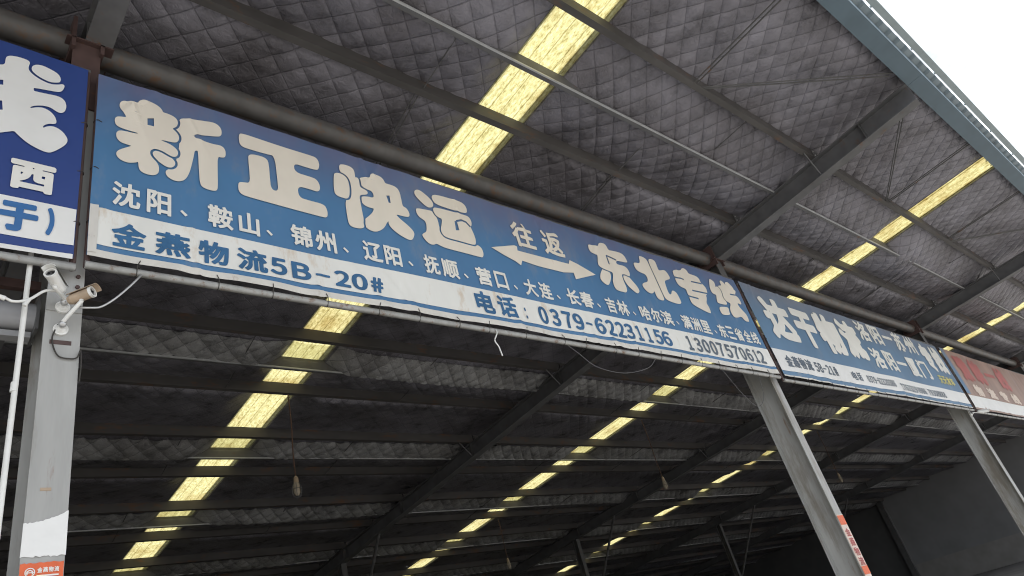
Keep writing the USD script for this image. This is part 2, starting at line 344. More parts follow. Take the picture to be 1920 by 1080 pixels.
for a, b in zip(edges[::2], edges[1::2]):
    obj('roof_sheet', corrugated(a - .05, b + .05, -3.335, YEND + .3, .07), M['roof'], SHED)
for i in range(1, len(RAFT) - 1):
    obj('verge_trim', [slope_box(RAFT[i] + .002, RAFT[i + 1] - .002, -3.43, -3.356, .06, .075), slope_box(RAFT[i] + .002, RAFT[i + 1] - .002, -3.43, -3.42, .075, .17)], M['trim'], SHED)
    for xb in np.arange(RAFT[i] + .6, RAFT[i + 1], 1.2): obj('trim_clip', slope_box(xb, xb + .03, -3.42, -3.34, .0755, .09), M['trim'], SHED)

for a, b in STRIPS: obj('roof_sheet', corrugated(a - .04, b + .04, -3.335, -3.08, .066), M['roof'], SHED)
# yellow translucent roof panels
def panel(x0, x1, y0, y1):
    n = 43; xs = np.linspace(x0, x1, n); t = (xs - x0) / (x1 - x0)
    prof = .026 * np.clip(1.7 - 11 * np.abs((t * 3) % 1 - .5), 0, 1)
    ys = np.linspace(y0, y1, max(2, int((y1 - y0) / .4)))
    X, Yy = np.meshgrid(xs, ys); Z = R(Yy) + .008 + prof[None, :]
    return grid_mesh(X, Yy, Z)
cuts = [-3.12, 4.62, 10.9, 17.3, YEND]
for a, b in STRIPS:
    for c0, c1 in zip(cuts[:-1], cuts[1:]):
        obj('skylight_panel', panel(a - .03, b + .03, c0, c1 - .004), M['skylight'], SHED)

# quilted foil lining: 45-degree diamonds, sagging between purlins
FREE = set()      # ends of lining pieces that do not border a skylight
def lining(x0, x1, y0, y1, dx, dy, drop=0., puff=1.):
    xs = np.linspace(x0, x1, max(2, int(round((x1 - x0) / dx)) + 1)); ys = np.linspace(y0, y1, max(2, int(round((y1 - y0) / dy)) + 1))
    X, Yy = np.meshgrid(xs, ys)
    gap = (Yy - Y_EAVE) / PITCH; k = np.floor(gap).astype(int); t = gap - k
    has_mid = (k % 2) == 1
    low = meshkit.noise(np.stack([X * .5, Yy * .5, 0 * X], -1), 3)
    s_mid = .150 * np.where(t < .54, np.sin(np.pi / 2 * np.clip(t / .54, 0, 1)) ** 1.1, np.cos(np.pi / 2 * np.clip((t - .54) / .44, 0, 1)))
    s_free = np.where(k < 1, .045, .105 + .02 * low) * np.where(t < .13, np.sin(np.pi / 2 * t / .13), np.clip(1 - (t - .13) / .87, 0, 1))
    sag = np.where(has_mid, s_mid, s_free) * (.55 + .75 * low)
    rim = np.clip(np.minimum(np.abs(X - x0) + (9 if x0 in FREE else 0), np.abs(X - x1) + (9 if x1 in FREE else 0)) / .45, 0, 1); rim = np.sin(np.pi / 2 * rim)
    wx = .0 * (meshkit.noise(np.stack([X * 1.7, Yy * 1.7, 0 * X], -1), 5) - .5)
    u = (X + Yy + wx) / (math.sqrt(2) * CELL); v = (X - Yy - wx) / (math.sqrt(2) * CELL)
    pil = (np.abs(np.sin(np.pi * u)) * np.abs(np.sin(np.pi * v))) ** .34
    flatten = np.where(~has_mid & (t > .25) & (Yy > -1), 1 - .78 * np.clip((t - .25) / .12, 0, 1), 1.0)
    amp = .020 * flatten * (.7 + .6 * meshkit.noise(np.stack([X * 3.1, Yy * 3.1, 0 * X + 4], -1), 9))
    wr = .016 * (meshkit.fbm(np.stack([X * 9, Yy * 9, 0 * X], -1), 3, 11) - .5)
    Z = R(Yy) - .004 - drop - (sag + puff * amp * pil - wr) * (.06 + .94 * rim)
    return grid_mesh(X, Yy, Z)
for a, b in zip(edges[::2], edges[1::2]):
    far = a > 12.5
    d = .019 if (a < 12.5 and b > 3 or (a < 3 and b > 0)) else .05
    xa = max(a, -3.0) if a < 3.3 and b > 0 else a
    if b <= 0 or a > 37: d = .12
    zones = [(-3.072, 1.2, d), (1.2, 3.2, .12), (3.2, 8.2, max(d * 1.5, .036)), (8.2, 14., .05 if d < .1 else .12), (14., YEND, .1 if d < .1 else .25)]
    FREE.update({xa} if xa > a else set()); FREE.update({-16.0, 40.4})
    if xa > a: obj('lining', lining(a, xa, -3.072, YEND, .25, .15), M['foil'], SHED, smooth=True)
    for y0, y1, dd in zones:
        obj('lining', lining(xa, b, y0, y1, dd, dd), M['foil'], SHED, smooth=True)
    for e, s in ((a, 1), (b, -1)):      # turned-up edge along the skylight
        if e in (-16.0, 40.4): continue
        ys = np.linspace(-3.07, YEND, 60)
        v = np.vstack([np.stack([0 * ys + e, ys, R(ys) - .012], 1), np.stack([0 * ys + e - s * .006, ys, R(ys) + .015], 1)])
        n = len(ys); i = np.arange(n - 1)
        obj('lining_edge', (v, np.vstack([np.stack([i, i + 1, i + 1 + n], 1), np.stack([i, i + 1 + n, i + n], 1)])), M['foil'], SHED)

# added paler foil strips painting the lit bands beside the inner light purlins, clear film where they pass under the skylights
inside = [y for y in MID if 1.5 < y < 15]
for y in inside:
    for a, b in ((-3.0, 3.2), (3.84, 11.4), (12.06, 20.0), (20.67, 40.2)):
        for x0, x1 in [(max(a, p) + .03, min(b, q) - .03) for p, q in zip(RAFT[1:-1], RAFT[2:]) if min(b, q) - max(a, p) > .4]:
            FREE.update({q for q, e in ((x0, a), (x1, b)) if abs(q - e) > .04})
            obj('lining_strip', lining(x0, x1, y - .46, y - .03, .03 if x0 < 12 else .06, .03, .02, 1.7), M['foil_lit'], SHED, smooth=True)
    for a, b in STRIPS:
        if a > 0:
            v = np.array([[a + .01, y - .40, R(y - .40) - .02], [b - .01, y - .40, R(y - .40) - .02], [b - .01, y - .04, R(y) - .05], [a + .01, y - .04, R(y) - .05]], float)
            obj('clear_film', (v, np.array([[0, 1, 2], [0, 2, 3]])), M['film'], SHED)

# bracing rods under the canopy and sag rods between the purlins
def rod(name, p, q, r=.008):
    obj(name, tube([p, q], r, 6), M['steel_dark'], SHED)
def under(x, y, d=-.15): return (x, y, float(R(y)) + d)
for i in range(1, len(RAFT) - 1):
    x = RAFT[i]
    for ox in (2.45, 5.2):
        for e in (-.03, .03): rod('bracing_rod', under(x + ox + e, -3.07, -.13), under(x + ox + e * .8, PUR[0], -.12))
    for e in (-.025, .025):
        rod('bracing_rod', under(x + .35, -2.9 + e, -.14), under(x + 2.35, PUR[0] - .02 + e * .5))
        rod('bracing_rod', under(x + 5.3, PUR[0] - .02 + e * .5), under(x + 7.6, -3.04 + e, -.14))
    for ox in (2.5, 5.3):
        rod('sag_rod', under(x + ox, MID[0], -.12), under(x + ox + .03, PUR[1], -.12), .006)
        for e in (-.02, .02): rod('sag_rod', under(x + ox + e, PUR[1], -.12), under(x + ox + .1 + e, .55, -.13), .006)
    rod('sag_rod', under(x + 6.3, PUR[0]), under(x + 6.34, MID[0], -.11), .006)
    for y in (PUR[4], PUR[6], PUR[8]):
        for ox in (2.6, 5.4): rod('sag_rod', under(x + ox, y), under(x + ox + .1, y + PITCH), .006)

obj('dock_floor', box(-16, 40.1, .9, YEND, .004, 1.15), M['dock'], SHED)
# end wall of the shed, back wall
def ribbed(x, y0, y1, z0, z1):
    ys = np.arange(y0, y1, .06); d = .0 * ys
    ys2 = np.append(ys, y1); d2 = np.append(d, 0)
    top = R(ys2) - .45
    v = np.vstack([np.stack([x - d2, ys2, 0 * ys2 + z0], 1), np.stack([x - d2, ys2, top], 1)]); n = len(ys2); i = np.arange(n - 1)
    return v, np.vstack([np.stack([i, i + 1, i + 1 + n], 1), np.stack([i, i + 1 + n, i + n], 1)])
gw = obj('gable_wall', ribbed(40.2, .5, 11.7, .0, 6), M['wall'], SHED)
obj('wall_base', box(40.197, 40.35, .5, 11.7, 0, 2.3), M['brick'], gw)
obj('wall_pier', slope_box(40.02, 40.35, 11.702, 11.998, -6, .0), M['steel_dark'], SHED)
fw = box(40.15, 40.3, 12.0, YEND, 0, 1); fv = fw.vertices.copy(); fv[:, 2] = np.where(fv[:, 2] > .5, R(fv[:, 1]) - .01, 0); fw.vertices = fv
obj('gable_wall', fw, M['back'], SHED)
obj('wall_panel', slope_box(40.19, 40.26, .5, 11.7, -.46, .0), M['wall'], SHED)
obj('gable_wall', box(-16.2, -16.05, .5, YEND, 0, float(R(YEND)) - .2), M['back'], SHED)
obj('back_wall', box(-16, 40.3, YEND + .02, YEND + .2, 0, float(R(YEND)) + .05), M['back'], SHED)
# tube and red-brown angle beside the near column
tb = obj('tie_tube', tube([(-7.9, .32, 4.09), (-.17, .32, 4.09)], .082, 18), M['hemp'], SHED, smooth=40)
obj('end_plate', box(-.172, -.158, .22, .42, 3.97, 4.2), M['steel_dark'], tb)
obj('lower_clip', box(-.40, -.18, .29, .35, 3.95, 3.985), M['hemp'], tb)
obj('red_angle', box(-7.9, -.16, .26, .30, 4.245, 4.30), M['redsteel'], SHED)

# ================================================================ banners
GLYPHS = {}
for line in """b沈 12,154 13,159 19,167 24,172 29,172 66,151 67,143 61,133 65,136 108,136 110,172 112,174 133,174 136,171 136,136 191,135 193,132 193,85 190,82 169,82 166,85 165,110 134,110 133,98 142,97 146,91 146,6 171,6 173,35 180,38 198,28 196,2 190,-13 184,-18 177,-20 138,-20 128,-17 122,-11 119,-2 118,33 108,14 89,-8 70,-22 62,-22 50,-10 49,-3 67,9 79,21 90,37 101,66 108,109 88,110 88,85 85,82 64,82 61,87 62,133 57,128 51,128 16,149;8,-6 9,0 27,27 45,63 49,67 55,66 67,55 68,49 34,-14 29,-20 23,-20;2,99 11,115 18,117 56,96 58,87 47,72 42,72 4,95
b阳 11,-17 12,163 15,166 72,167 86,159 90,162 184,162 188,156 187,-16 184,-19 164,-19 161,-16 159,-5 114,-5 113,-17 111,-20 89,-20 87,-18 86,57 83,41 74,30 60,25 37,25 37,-19 34,-22 15,-22|113,22 161,21 161,68 113,68|161,135 113,136 113,94 161,94|64,106 79,86 87,61 87,148|37,52 53,50 59,53 60,59 55,78 38,96|37,110 39,109 53,140 37,140
b、 4,33 5,37 19,50 26,51 68,11 74,3 74,-2 59,-16 52,-17
b鞍 2,18 2,35 4,38 37,40 13,41 8,45 9,100 12,102 37,103 20,105 18,107 18,131 7,131 3,135 3,151 6,155 18,156 18,171 21,174 41,173 44,156 57,156 57,171 60,174 79,174 82,170 82,156 93,155 97,148 124,148 125,151 118,163 119,170 133,175 141,175 155,148 190,148 193,146 194,105 191,102 171,102 168,107 168,124 151,124 152,118 144,95 191,94 196,91 196,71 193,68 180,68 173,40 165,24 198,-3 198,-8 185,-23 179,-23 148,3 121,-14 96,-23 90,-23 79,-6 80,-1 108,8 124,18 97,36 95,35 96,19 94,15 63,14 63,-18 58,-23 42,-23 38,-21 37,14 6,14|127,48 144,39 150,54 153,68 134,68 126,51|78,104 63,103 86,102 90,99 91,94 116,94 125,124 113,124 113,106 110,102 91,102 88,105 88,130 82,131 82,108|85,41 63,40 93,39 93,44 105,68 90,68 90,45|62,66 66,66 65,78 62,77|43,129 56,128 57,130 44,131|32,66 38,65 38,78 32,78
b山 16,130 21,133 37,133 43,129 43,20 86,20 86,169 89,172 112,171 114,167 114,21 156,20 157,128 162,133 182,132 185,127 184,-19 180,-22 162,-22 157,-17 156,-7 19,-7 16,-4
b锦 0,119 15,141 26,170 30,174 48,170 51,167 49,151 86,150 90,155 115,155 119,171 125,175 146,172 148,170 148,164 146,155 184,155 187,152 187,77 182,74 151,74 150,70 188,69 191,67 192,8 189,-1 181,-7 172,-9 154,-9 150,-6 150,-17 146,-22 125,-21 123,-18 123,43 110,44 109,-6 106,-10 84,-9 82,8 44,-15 40,-20 34,-19 24,-6 24,0 34,12 34,49 9,49 5,54 6,72 10,75 34,75 34,89 18,90 15,93 15,99 10,100|150,17 165,16 165,44 150,44|113,99 160,98 161,102 114,103|113,127 160,126 161,130 114,131|31,117 77,116 82,113 82,93 79,90 60,90 60,75 82,75 87,69 123,69 122,74 92,74 87,77 87,126 36,125|60,26 63,25 76,33 83,30 83,49 60,49
b州 0,63 0,68 13,95 19,121 22,124 29,124 41,120 41,166 44,170 65,170 68,167 68,118 82,121 85,118 97,86 98,161 102,166 121,166 125,163 125,119 133,123 139,122 157,89 158,167 162,171 181,171 184,169 185,-16 183,-19 162,-20 159,-18 158,59 146,55 140,58 127,93 125,92 125,-5 122,-8 101,-8 99,-6 98,58 79,54 76,58 72,79 69,86 63,43 55,19 47,4 35,-12 26,-21 18,-21 6,-8 5,-3 19,12 32,35 39,63 41,97 39,97 30,67 23,55 16,54
b辽 0,-2 5,7 29,28 29,78 8,79 3,82 3,103 6,106 52,106 55,103 56,25 67,16 78,11 89,9 88,15 83,26 83,31 86,34 115,34 115,112 142,134 65,135 61,140 61,156 64,161 178,162 191,152 191,146 187,141 165,119 143,102 142,22 139,16 134,12 116,8 142,7 196,11 200,8 200,1 193,-17 149,-20 90,-19 67,-13 42,4 32,-5 23,-20 16,-23 11,-19;9,159 22,169 29,170 62,135 62,126 49,116 42,116 26,137 10,152
b抚 4,44 0,64 3,67 27,75 27,108 6,108 2,113 2,129 6,134 27,134 27,170 30,174 52,173 53,134 74,134 78,130 78,112 76,109 53,108 54,82 66,86 66,100 70,104 106,104 108,108 109,136 77,137 75,140 75,158 77,161 181,162 183,160 184,140 182,137 136,136 134,105 194,104 198,100 198,82 194,78 152,77 152,8 173,8 175,27 178,30 183,30 198,23 200,14 197,-3 188,-15 183,-17 141,-17 133,-14 129,-10 125,1 124,48 114,24 100,3 84,-13 71,-22 64,-23 52,-11 40,-20 13,-22 9,-18 5,1 8,4 27,4 27,44 7,41|53,2 58,2 72,13 87,32 99,59 103,78 79,78 80,65 77,62 53,54
b顺 67,-12 68,165 71,168 89,168 93,164 194,165 197,161 197,144 195,141 156,140 153,133 185,132 189,129 189,27 185,24 170,23 193,1 197,-5 196,-10 183,-22 177,-22 144,10 128,-8 103,-23 95,-22 90,-16 71,-17|122,28 124,27 126,31 129,43 130,100 135,104 151,104 155,101 156,54 154,36 160,30 163,30 163,106 122,106|93,3 96,2 107,8 123,26 121,27 119,24 100,24 97,27 97,129 101,132 125,132 126,140 93,140;40,148 44,153 60,153 64,150 64,10 59,6 45,6 40,12;0,-9 8,18 12,48 12,162 15,167 34,167 37,164 37,49 33,14 26,-11 21,-21 12,-21
b营 6,137 6,152 9,157 51,158 51,171 54,174 76,173 78,158 121,158 123,173 146,174 149,170 149,158 189,158 193,156 194,135 192,133 149,131 150,124 186,124 190,118 190,79 186,73 165,74 163,77 163,99 156,99 160,96 160,50 156,47 172,46 176,41 175,-20 170,-23 155,-23 150,-21 148,-15 55,-15 54,-20 50,-23 30,-22 28,-20 28,43 31,46 46,47 42,51 42,95 47,99 38,100 38,77 36,74 14,74 12,77 12,120 16,124 50,124 51,131 10,132|54,11 148,10 149,20 55,21|69,76 69,70 134,71 133,76|78,132 78,124 122,125 121,132
b口 19,148 23,153 177,153 181,150 181,-13 179,-16 156,-16 153,-12 152,0 48,0 47,-14 44,-17 22,-17 20,-15|48,126 47,27 153,27 153,126
b大 3,-7 3,0 5,2 31,15 56,39 70,62 79,89 9,90 6,95 6,112 10,117 84,117 86,170 89,174 111,174 114,171 112,117 191,117 194,114 194,93 191,90 121,89 134,59 150,36 171,16 196,3 198,-1 197,-5 183,-22 178,-22 163,-14 147,-2 131,14 111,43 101,64 80,24 71,13 50,-6 22,-22 16,-21
b连 0,-4 0,0 5,7 16,18 29,27 29,79 7,80 4,82 3,102 5,105 52,106 56,100 57,59 61,63 118,64 117,79 85,79 78,76 71,77 64,98 74,108 83,128 63,128 49,117 42,116 12,154 11,162 13,164 26,172 31,172 58,140 59,150 62,153 94,153 99,171 102,174 123,170 126,167 124,153 189,152 191,148 191,134 187,128 145,128 146,105 181,105 185,100 185,84 181,79 146,79 146,64 190,63 194,60 194,40 190,37 146,37 146,9 199,10 201,3 194,-17 149,-20 90,-19 67,-13 42,4 31,-6 23,-20 16,-23 9,-17|103,106 118,105 119,128 112,127|57,41 56,24 69,15 92,8 118,7 118,37 61,37
b长 5,73 5,92 7,95 44,96 45,172 68,173 71,170 72,96 86,97 73,110 73,115 76,118 99,128 120,141 133,151 151,170 159,169 172,163 175,159 174,154 146,127 99,97 193,95 195,91 195,74 191,69 122,68 133,50 148,34 168,20 197,9 199,7 199,1 184,-17 158,-7 138,6 120,23 101,50 93,69 72,69 71,15 116,25 119,22 121,4 117,-1 45,-21 35,-3 36,2 41,4 44,10 44,69 9,69
b春 1,41 3,48 22,58 42,76 7,78 5,80 5,99 8,102 62,102 64,104 63,106 24,107 22,110 23,128 25,130 76,131 75,133 19,133 15,138 15,153 19,158 82,158 84,170 87,174 100,174 111,171 112,158 181,158 184,155 184,136 181,133 105,132 106,130 175,130 178,127 178,109 175,106 96,106 94,103 192,102 196,97 196,83 192,77 157,76 179,58 197,50 199,42 185,26 180,26 159,39 159,-18 156,-21 134,-21 130,-14 70,-14 69,-19 66,-22 45,-22 42,-18 42,38 39,38 20,25 15,25|69,12 130,11 131,17 70,18|69,43 130,42 131,48 70,49|79,77 79,74 124,75 122,77
b吉 7,123 7,143 10,146 86,146 86,171 89,174 110,174 113,171 114,146 189,146 193,142 193,124 189,120 113,119 113,104 115,102 180,102 183,99 183,80 179,76 23,76 19,80 19,99 22,102 84,102 86,104 86,119 10,120;30,-21 30,62 32,64 168,65 171,63 172,-20 170,-23 147,-24 143,-14 58,-14 57,-21 54,-24 33,-24|57,13 143,12 144,38 58,39
b林 0,32 0,38 18,62 36,104 7,106 5,108 5,128 8,131 41,132 41,171 43,174 62,175 67,172 67,133 69,131 128,131 130,173 134,175 151,175 156,170 156,131 191,131 194,128 194,109 192,106 163,105 162,103 175,69 186,49 200,32 200,26 186,12 179,12 156,48 156,-18 152,-22 132,-22 129,-19 129,52 111,24 97,8 90,8 79,24 79,30 94,46 108,68 120,94 122,105 94,106 73,105 99,74 100,67 90,53 84,50 79,53 70,68 67,69 67,-19 64,-22 44,-22 41,-19 41,50 24,23 16,15 9,17
b哈 9,152 13,155 71,154 73,151 73,108 75,107 92,122 106,140 122,173 128,174 140,171 146,167 145,158 158,137 173,120 196,104 199,97 185,80 179,80 170,87 166,83 95,83 92,86 82,78 73,81 72,33 69,31 36,31 35,16 32,12 12,12 9,15|132,131 117,109 147,110|47,128 35,128 36,57 47,58;82,-20 82,69 84,71 175,72 178,69 177,-21 154,-22 150,-12 110,-12 108,-20 105,-23 86,-23|109,15 151,14 151,46 109,46
b尔 1,87 3,95 19,110 36,134 54,173 58,175 78,170 81,167 81,162 72,140 179,141 186,139 196,133 192,118 172,82 166,77 159,78 184,43 195,23 195,18 193,15 179,8 171,8 152,42 128,75 130,81 146,88 158,113 116,113 114,-9 109,-16 98,-21 61,-22 58,-19 52,-2 53,3 56,5 88,6 88,113 55,113 41,92 24,74 17,75;5,20 5,26 30,53 49,89 61,88 71,85 74,82 74,76 59,47 42,23 28,8 20,8
b滨 6,-8 6,-2 15,14 36,65 41,66 54,58 57,55 56,46 78,48 78,106 66,106 63,108 62,133 55,125 49,124 32,139 12,151 12,158 21,170 27,171 37,166 62,149 66,153 112,153 108,163 109,170 124,175 131,175 135,170 141,153 187,153 191,150 191,109 188,106 106,98 104,96 105,90 179,90 183,87 183,68 180,65 156,65 156,48 192,47 195,44 196,27 194,23 168,21 192,3 199,-5 197,-11 185,-22 177,-21 160,-5 137,11 135,14 135,22 119,22 121,13 117,9 70,-21 61,-22 50,-9 51,-1 79,14 87,21 57,22 54,25 53,37 29,-18 23,-19|88,122 128,124 145,127 89,128|104,48 130,47 130,64 105,65;2,105 8,114 16,119 49,101 56,95 57,89 49,76 45,73 41,73 25,86 5,96 2,99
b满 7,-6 7,1 20,22 39,64 47,66 58,58 58,89 61,92 94,92 96,94 95,99 56,99 53,102 53,121 55,123 86,124 87,133 58,133 50,125 43,127 12,152 15,160 25,170 35,167 54,155 57,158 87,158 87,170 90,174 110,174 113,171 114,158 134,158 134,169 137,174 157,174 160,171 160,158 191,158 194,156 195,137 193,134 161,133 160,125 194,123 196,120 196,102 192,99 155,98 157,92 187,92 190,89 190,-8 184,-17 170,-21 146,-20 140,-7 141,0 145,2 164,1 164,14 157,11 153,12 145,26 133,6 125,0 109,11 109,17 113,23 109,28 99,12 92,5 84,6 84,-19 79,-22 60,-21 58,-18 57,37 30,-17 23,-18|154,58 162,45 164,45 164,67 153,67|113,125 134,124 134,133 113,133|120,93 131,92 131,99 120,99|118,57 126,48 129,67 118,67|84,39 86,38 91,52 92,67 84,66;2,97 3,102 11,112 15,115 19,115 47,99 54,93 55,89 44,73 37,72 22,84 5,93
b洲 2,98 2,104 9,114 13,118 19,118 57,96 61,115 64,117 76,116 76,164 79,169 82,170 97,170 102,167 103,114 111,114 118,102 119,163 124,167 142,166 145,163 145,118 152,117 161,103 163,167 167,170 187,169 189,166 188,-20 185,-22 167,-22 163,-19 162,54 153,57 146,76 145,-14 142,-17 124,-18 119,-14 119,56 107,55 103,65 95,22 89,6 78,-13 70,-22 65,-22 50,-11 49,-5 60,9 71,36 75,70 68,55 64,51 57,52 50,28 31,-16 28,-19 22,-19 8,-11 6,-2 21,27 33,60 36,64 45,64 54,85 51,85 44,75 39,75;10,153 11,159 20,170 27,172 61,151 64,144 51,127 46,127
b里 5,-14 5,6 9,9 87,10 86,26 22,26 18,31 18,47 22,52 87,53 86,64 29,64 25,67 26,165 30,167 173,167 177,165 178,67 174,64 116,64 115,53 181,52 185,47 184,28 181,26 116,26 115,10 192,9 196,3 195,-14 192,-17 9,-17|114,90 149,89 151,102 115,103|114,129 150,128 151,140 115,141|52,129 87,128 88,140 53,141|87,90 87,103 52,102 53,89
b东 127,44 129,51 143,58 150,57 184,19 193,6 194,-1 179,-11 171,-11 158,9;9,127 9,143 13,148 68,148 79,174 83,176 105,167 106,161 101,148 186,148 189,145 189,125 186,122 87,122 67,91 68,89 95,89 96,116 98,118 120,118 123,113 123,89 178,88 181,84 180,64 177,62 123,62 123,2 119,-12 113,-17 104,-20 76,-21 72,-18 66,3 71,7 95,6 95,62 46,62 37,59 32,60 24,78 24,83 36,93 53,121 13,122;8,0 9,5 26,21 35,33 47,57 54,58 69,54 72,51 72,45 61,24 47,4 30,-14 24,-14
b三 7,-4 7,15 10,19 189,19 193,15 193,-3 189,-8 11,-8;19,131 19,152 22,155 178,155 182,150 182,132 178,128 22,128;31,67 31,84 35,89 162,89 166,86 166,65 162,62 35,62
b省 1,80 2,85 6,88 43,93 85,105 85,171 88,174 108,174 111,171 111,117 124,124 138,137 127,148 127,153 142,164 148,164 157,157 180,136 195,118 195,112 192,109 176,100 171,103 158,119 138,102 121,92 168,91 171,88 172,-16 169,-21 147,-21 143,-13 67,-13 66,-19 63,-22 43,-22 40,-19 40,66 15,62|66,12 143,11 144,14 67,15|66,39 143,38 144,40 67,41|67,67 67,64 144,65 143,67;9,108 10,114 20,121 37,140 49,162 56,163 73,157 74,151 65,134 50,114 33,97 27,95
b全 -1,91 2,98 28,111 57,132 82,157 95,176 100,177 115,170 118,166 116,159 137,138 175,110 198,98 201,95 201,89 188,74 182,74 169,82 164,75 114,75 114,55 165,55 168,51 168,35 164,30 114,30 114,9 188,9 192,4 191,-14 186,-17 12,-16 9,-12 9,5 13,9 86,9 86,30 38,30 35,33 35,52 38,55 86,55 86,74 37,75 32,82 15,74 10,77|101,138 60,100 141,101 117,121
b线 3,98 4,102 12,108 21,122 35,150 41,168 46,174 65,167 68,160 53,127 43,112 44,109 50,109 53,111 61,128 65,132 70,132 81,125 112,130 111,171 115,175 135,174 139,163 146,170 151,171 169,162 184,151 185,147 181,141 186,138 189,119 187,116 181,114 142,109 140,107 140,100 142,94 182,102 189,102 192,99 194,80 191,77 182,75 192,70 196,66 196,61 183,43 159,20 164,9 170,5 174,6 175,22 179,27 184,27 191,20 197,18 199,14 198,5 192,-13 181,-21 162,-21 149,-14 135,3 106,-12 88,-19 83,-19 71,-4 71,3 102,15 126,28 119,63 83,57 83,49 80,45 13,30 10,33 5,47 5,53 18,62 32,81 11,79|145,69 148,49 150,47 162,58 171,72|138,135 154,136 159,138 139,150|53,66 77,69 77,80 81,83 115,89 114,104 86,101 81,109;85,12 17,-10 11,-10 7,-3 5,13 11,17 73,34 80,34 84,28
b往 0,67 1,72 13,81 33,102 51,129 64,126 64,133 68,136 117,136 110,153 104,161 104,167 117,174 126,175 139,156 147,136 189,136 192,133 192,113 189,110 142,110 142,76 183,76 186,72 186,54 182,50 142,50 142,12 144,10 195,10 198,5 197,-13 194,-16 62,-16 58,-12 57,-18 54,-22 32,-22 29,-17 29,56 17,48 11,48|57,8 61,10 115,11 115,50 75,50 71,54 71,72 74,76 115,77 114,110 70,110 57,92;3,124 4,131 20,142 35,157 47,174 55,173 70,165 69,158 55,140 21,109 13,109
b返 0,0 1,4 10,13 29,26 29,73 7,73 3,78 3,94 7,99 54,98 56,95 56,43 58,42 65,59 70,83 71,156 73,159 134,164 176,171 191,157 192,151 188,147 180,145 144,139 99,135 98,124 173,123 184,118 185,111 180,95 170,74 158,57 187,30 187,23 175,11 194,13 198,9 192,-14 148,-17 89,-16 64,-10 41,3 27,-9 20,-19 14,-19|98,11 99,9 142,9 164,10 165,12 139,37 123,24|110,96 137,74 148,88 151,96|96,74 86,35 100,41 119,55|99,97 98,91 104,96|73,15 83,11 88,12 80,23;9,156 24,167 31,166 57,138 61,132 61,127 45,115 38,116 10,149
b西 1,137 1,159 5,165 11,167 189,167 194,165 199,158 199,139 195,132 191,130 139,129 140,123 181,123 187,120 190,114 190,-17 188,-22 182,-26 161,-26 154,-21 152,-14 49,-14 46,-23 42,-26 22,-27 16,-25 12,-20 12,116 20,123 59,123 60,129 9,130|49,27 49,22 152,22 153,34 124,35 113,39 107,45 103,55 103,87 95,87 90,68 81,52 66,37|140,87 139,71 153,71 153,87|97,130 96,123 103,123 103,130|48,72 50,71 54,76 58,87 48,87
b于 5,71 5,90 9,94 88,95 88,133 23,133 19,136 19,157 23,160 177,160 181,157 181,136 177,133 116,133 116,94 191,94 195,91 195,70 191,67 116,67 116,0 113,-10 104,-18 91,-21 57,-22 52,-18 46,-3 46,3 49,6 88,6 88,67 9,67
d金 -1,102 1,110 40,126 66,143 85,161 95,176 103,177 118,170 121,166 119,156 135,142 155,129 184,115 198,111 201,108 201,101 190,87 184,84 160,94 154,87 114,86 115,74 179,74 183,72 185,68 184,49 180,46 168,46 165,35 150,11 191,9 194,5 193,-15 189,-18 12,-18 8,-16 7,6 9,9 49,11 33,40 33,46 20,46 17,48 16,70 21,74 84,74 85,86 46,87 40,93 23,85 13,84|115,46 114,11 118,10 137,45|101,135 79,115 124,116|63,45 75,23 78,10 85,10 85,46
d燕 1,-12 1,-7 16,9 29,35 17,32 7,34 3,54 8,59 38,69 38,79 12,79 8,82 8,103 12,106 38,106 38,118 40,121 57,123 56,132 6,133 4,136 4,156 7,159 56,159 57,169 61,175 81,175 85,170 86,159 112,159 113,171 115,174 137,175 141,171 142,159 193,159 196,157 197,136 193,132 141,131 141,122 157,122 161,119 162,101 179,111 195,96 194,88 176,77 196,68 197,58 195,46 187,33 175,29 199,-7 199,-13 196,-17 180,-24 172,-22 165,-7 144,22 146,32 140,34 135,42 133,37 129,34 70,34 66,37 65,31 61,27 54,27 54,22 44,0 36,-12 25,-23 12,-20 4,-16|172,73 162,70 162,57 169,56|112,130 112,132 85,131 86,130|93,80 92,60 107,60 107,80|31,37 37,36 38,38 35,39;63,27 66,30 73,31 88,30 95,-5 95,-15 92,-19 76,-22 71,-22 67,-19 62,20;103,20 103,26 107,30 117,32 129,31 142,-1 144,-9 143,-16 125,-22 118,-21 115,-17 113,-6
d物 -1,87 -1,93 4,105 9,127 13,160 17,164 37,161 37,169 41,175 61,175 64,173 65,136 67,134 82,134 85,130 88,130 100,171 103,175 123,173 127,170 128,165 123,142 193,142 197,138 193,57 188,15 180,-9 174,-16 166,-20 134,-21 129,-16 128,-7 124,1 103,-20 96,-19 81,-7 82,1 101,17 118,42 133,76 142,105 143,114 121,62 110,44 95,26 90,22 84,22 68,35 69,42 79,50 84,58 65,52 65,-20 62,-23 41,-23 37,-18 37,43 15,36 8,36 4,40 0,54 0,60 5,64 37,72 37,106 31,106 24,80 19,76 13,77|130,9 154,7 157,10 163,43 166,86 150,44|90,81 91,67 107,95 113,114 110,114 98,90|65,97 68,97 73,106 65,106
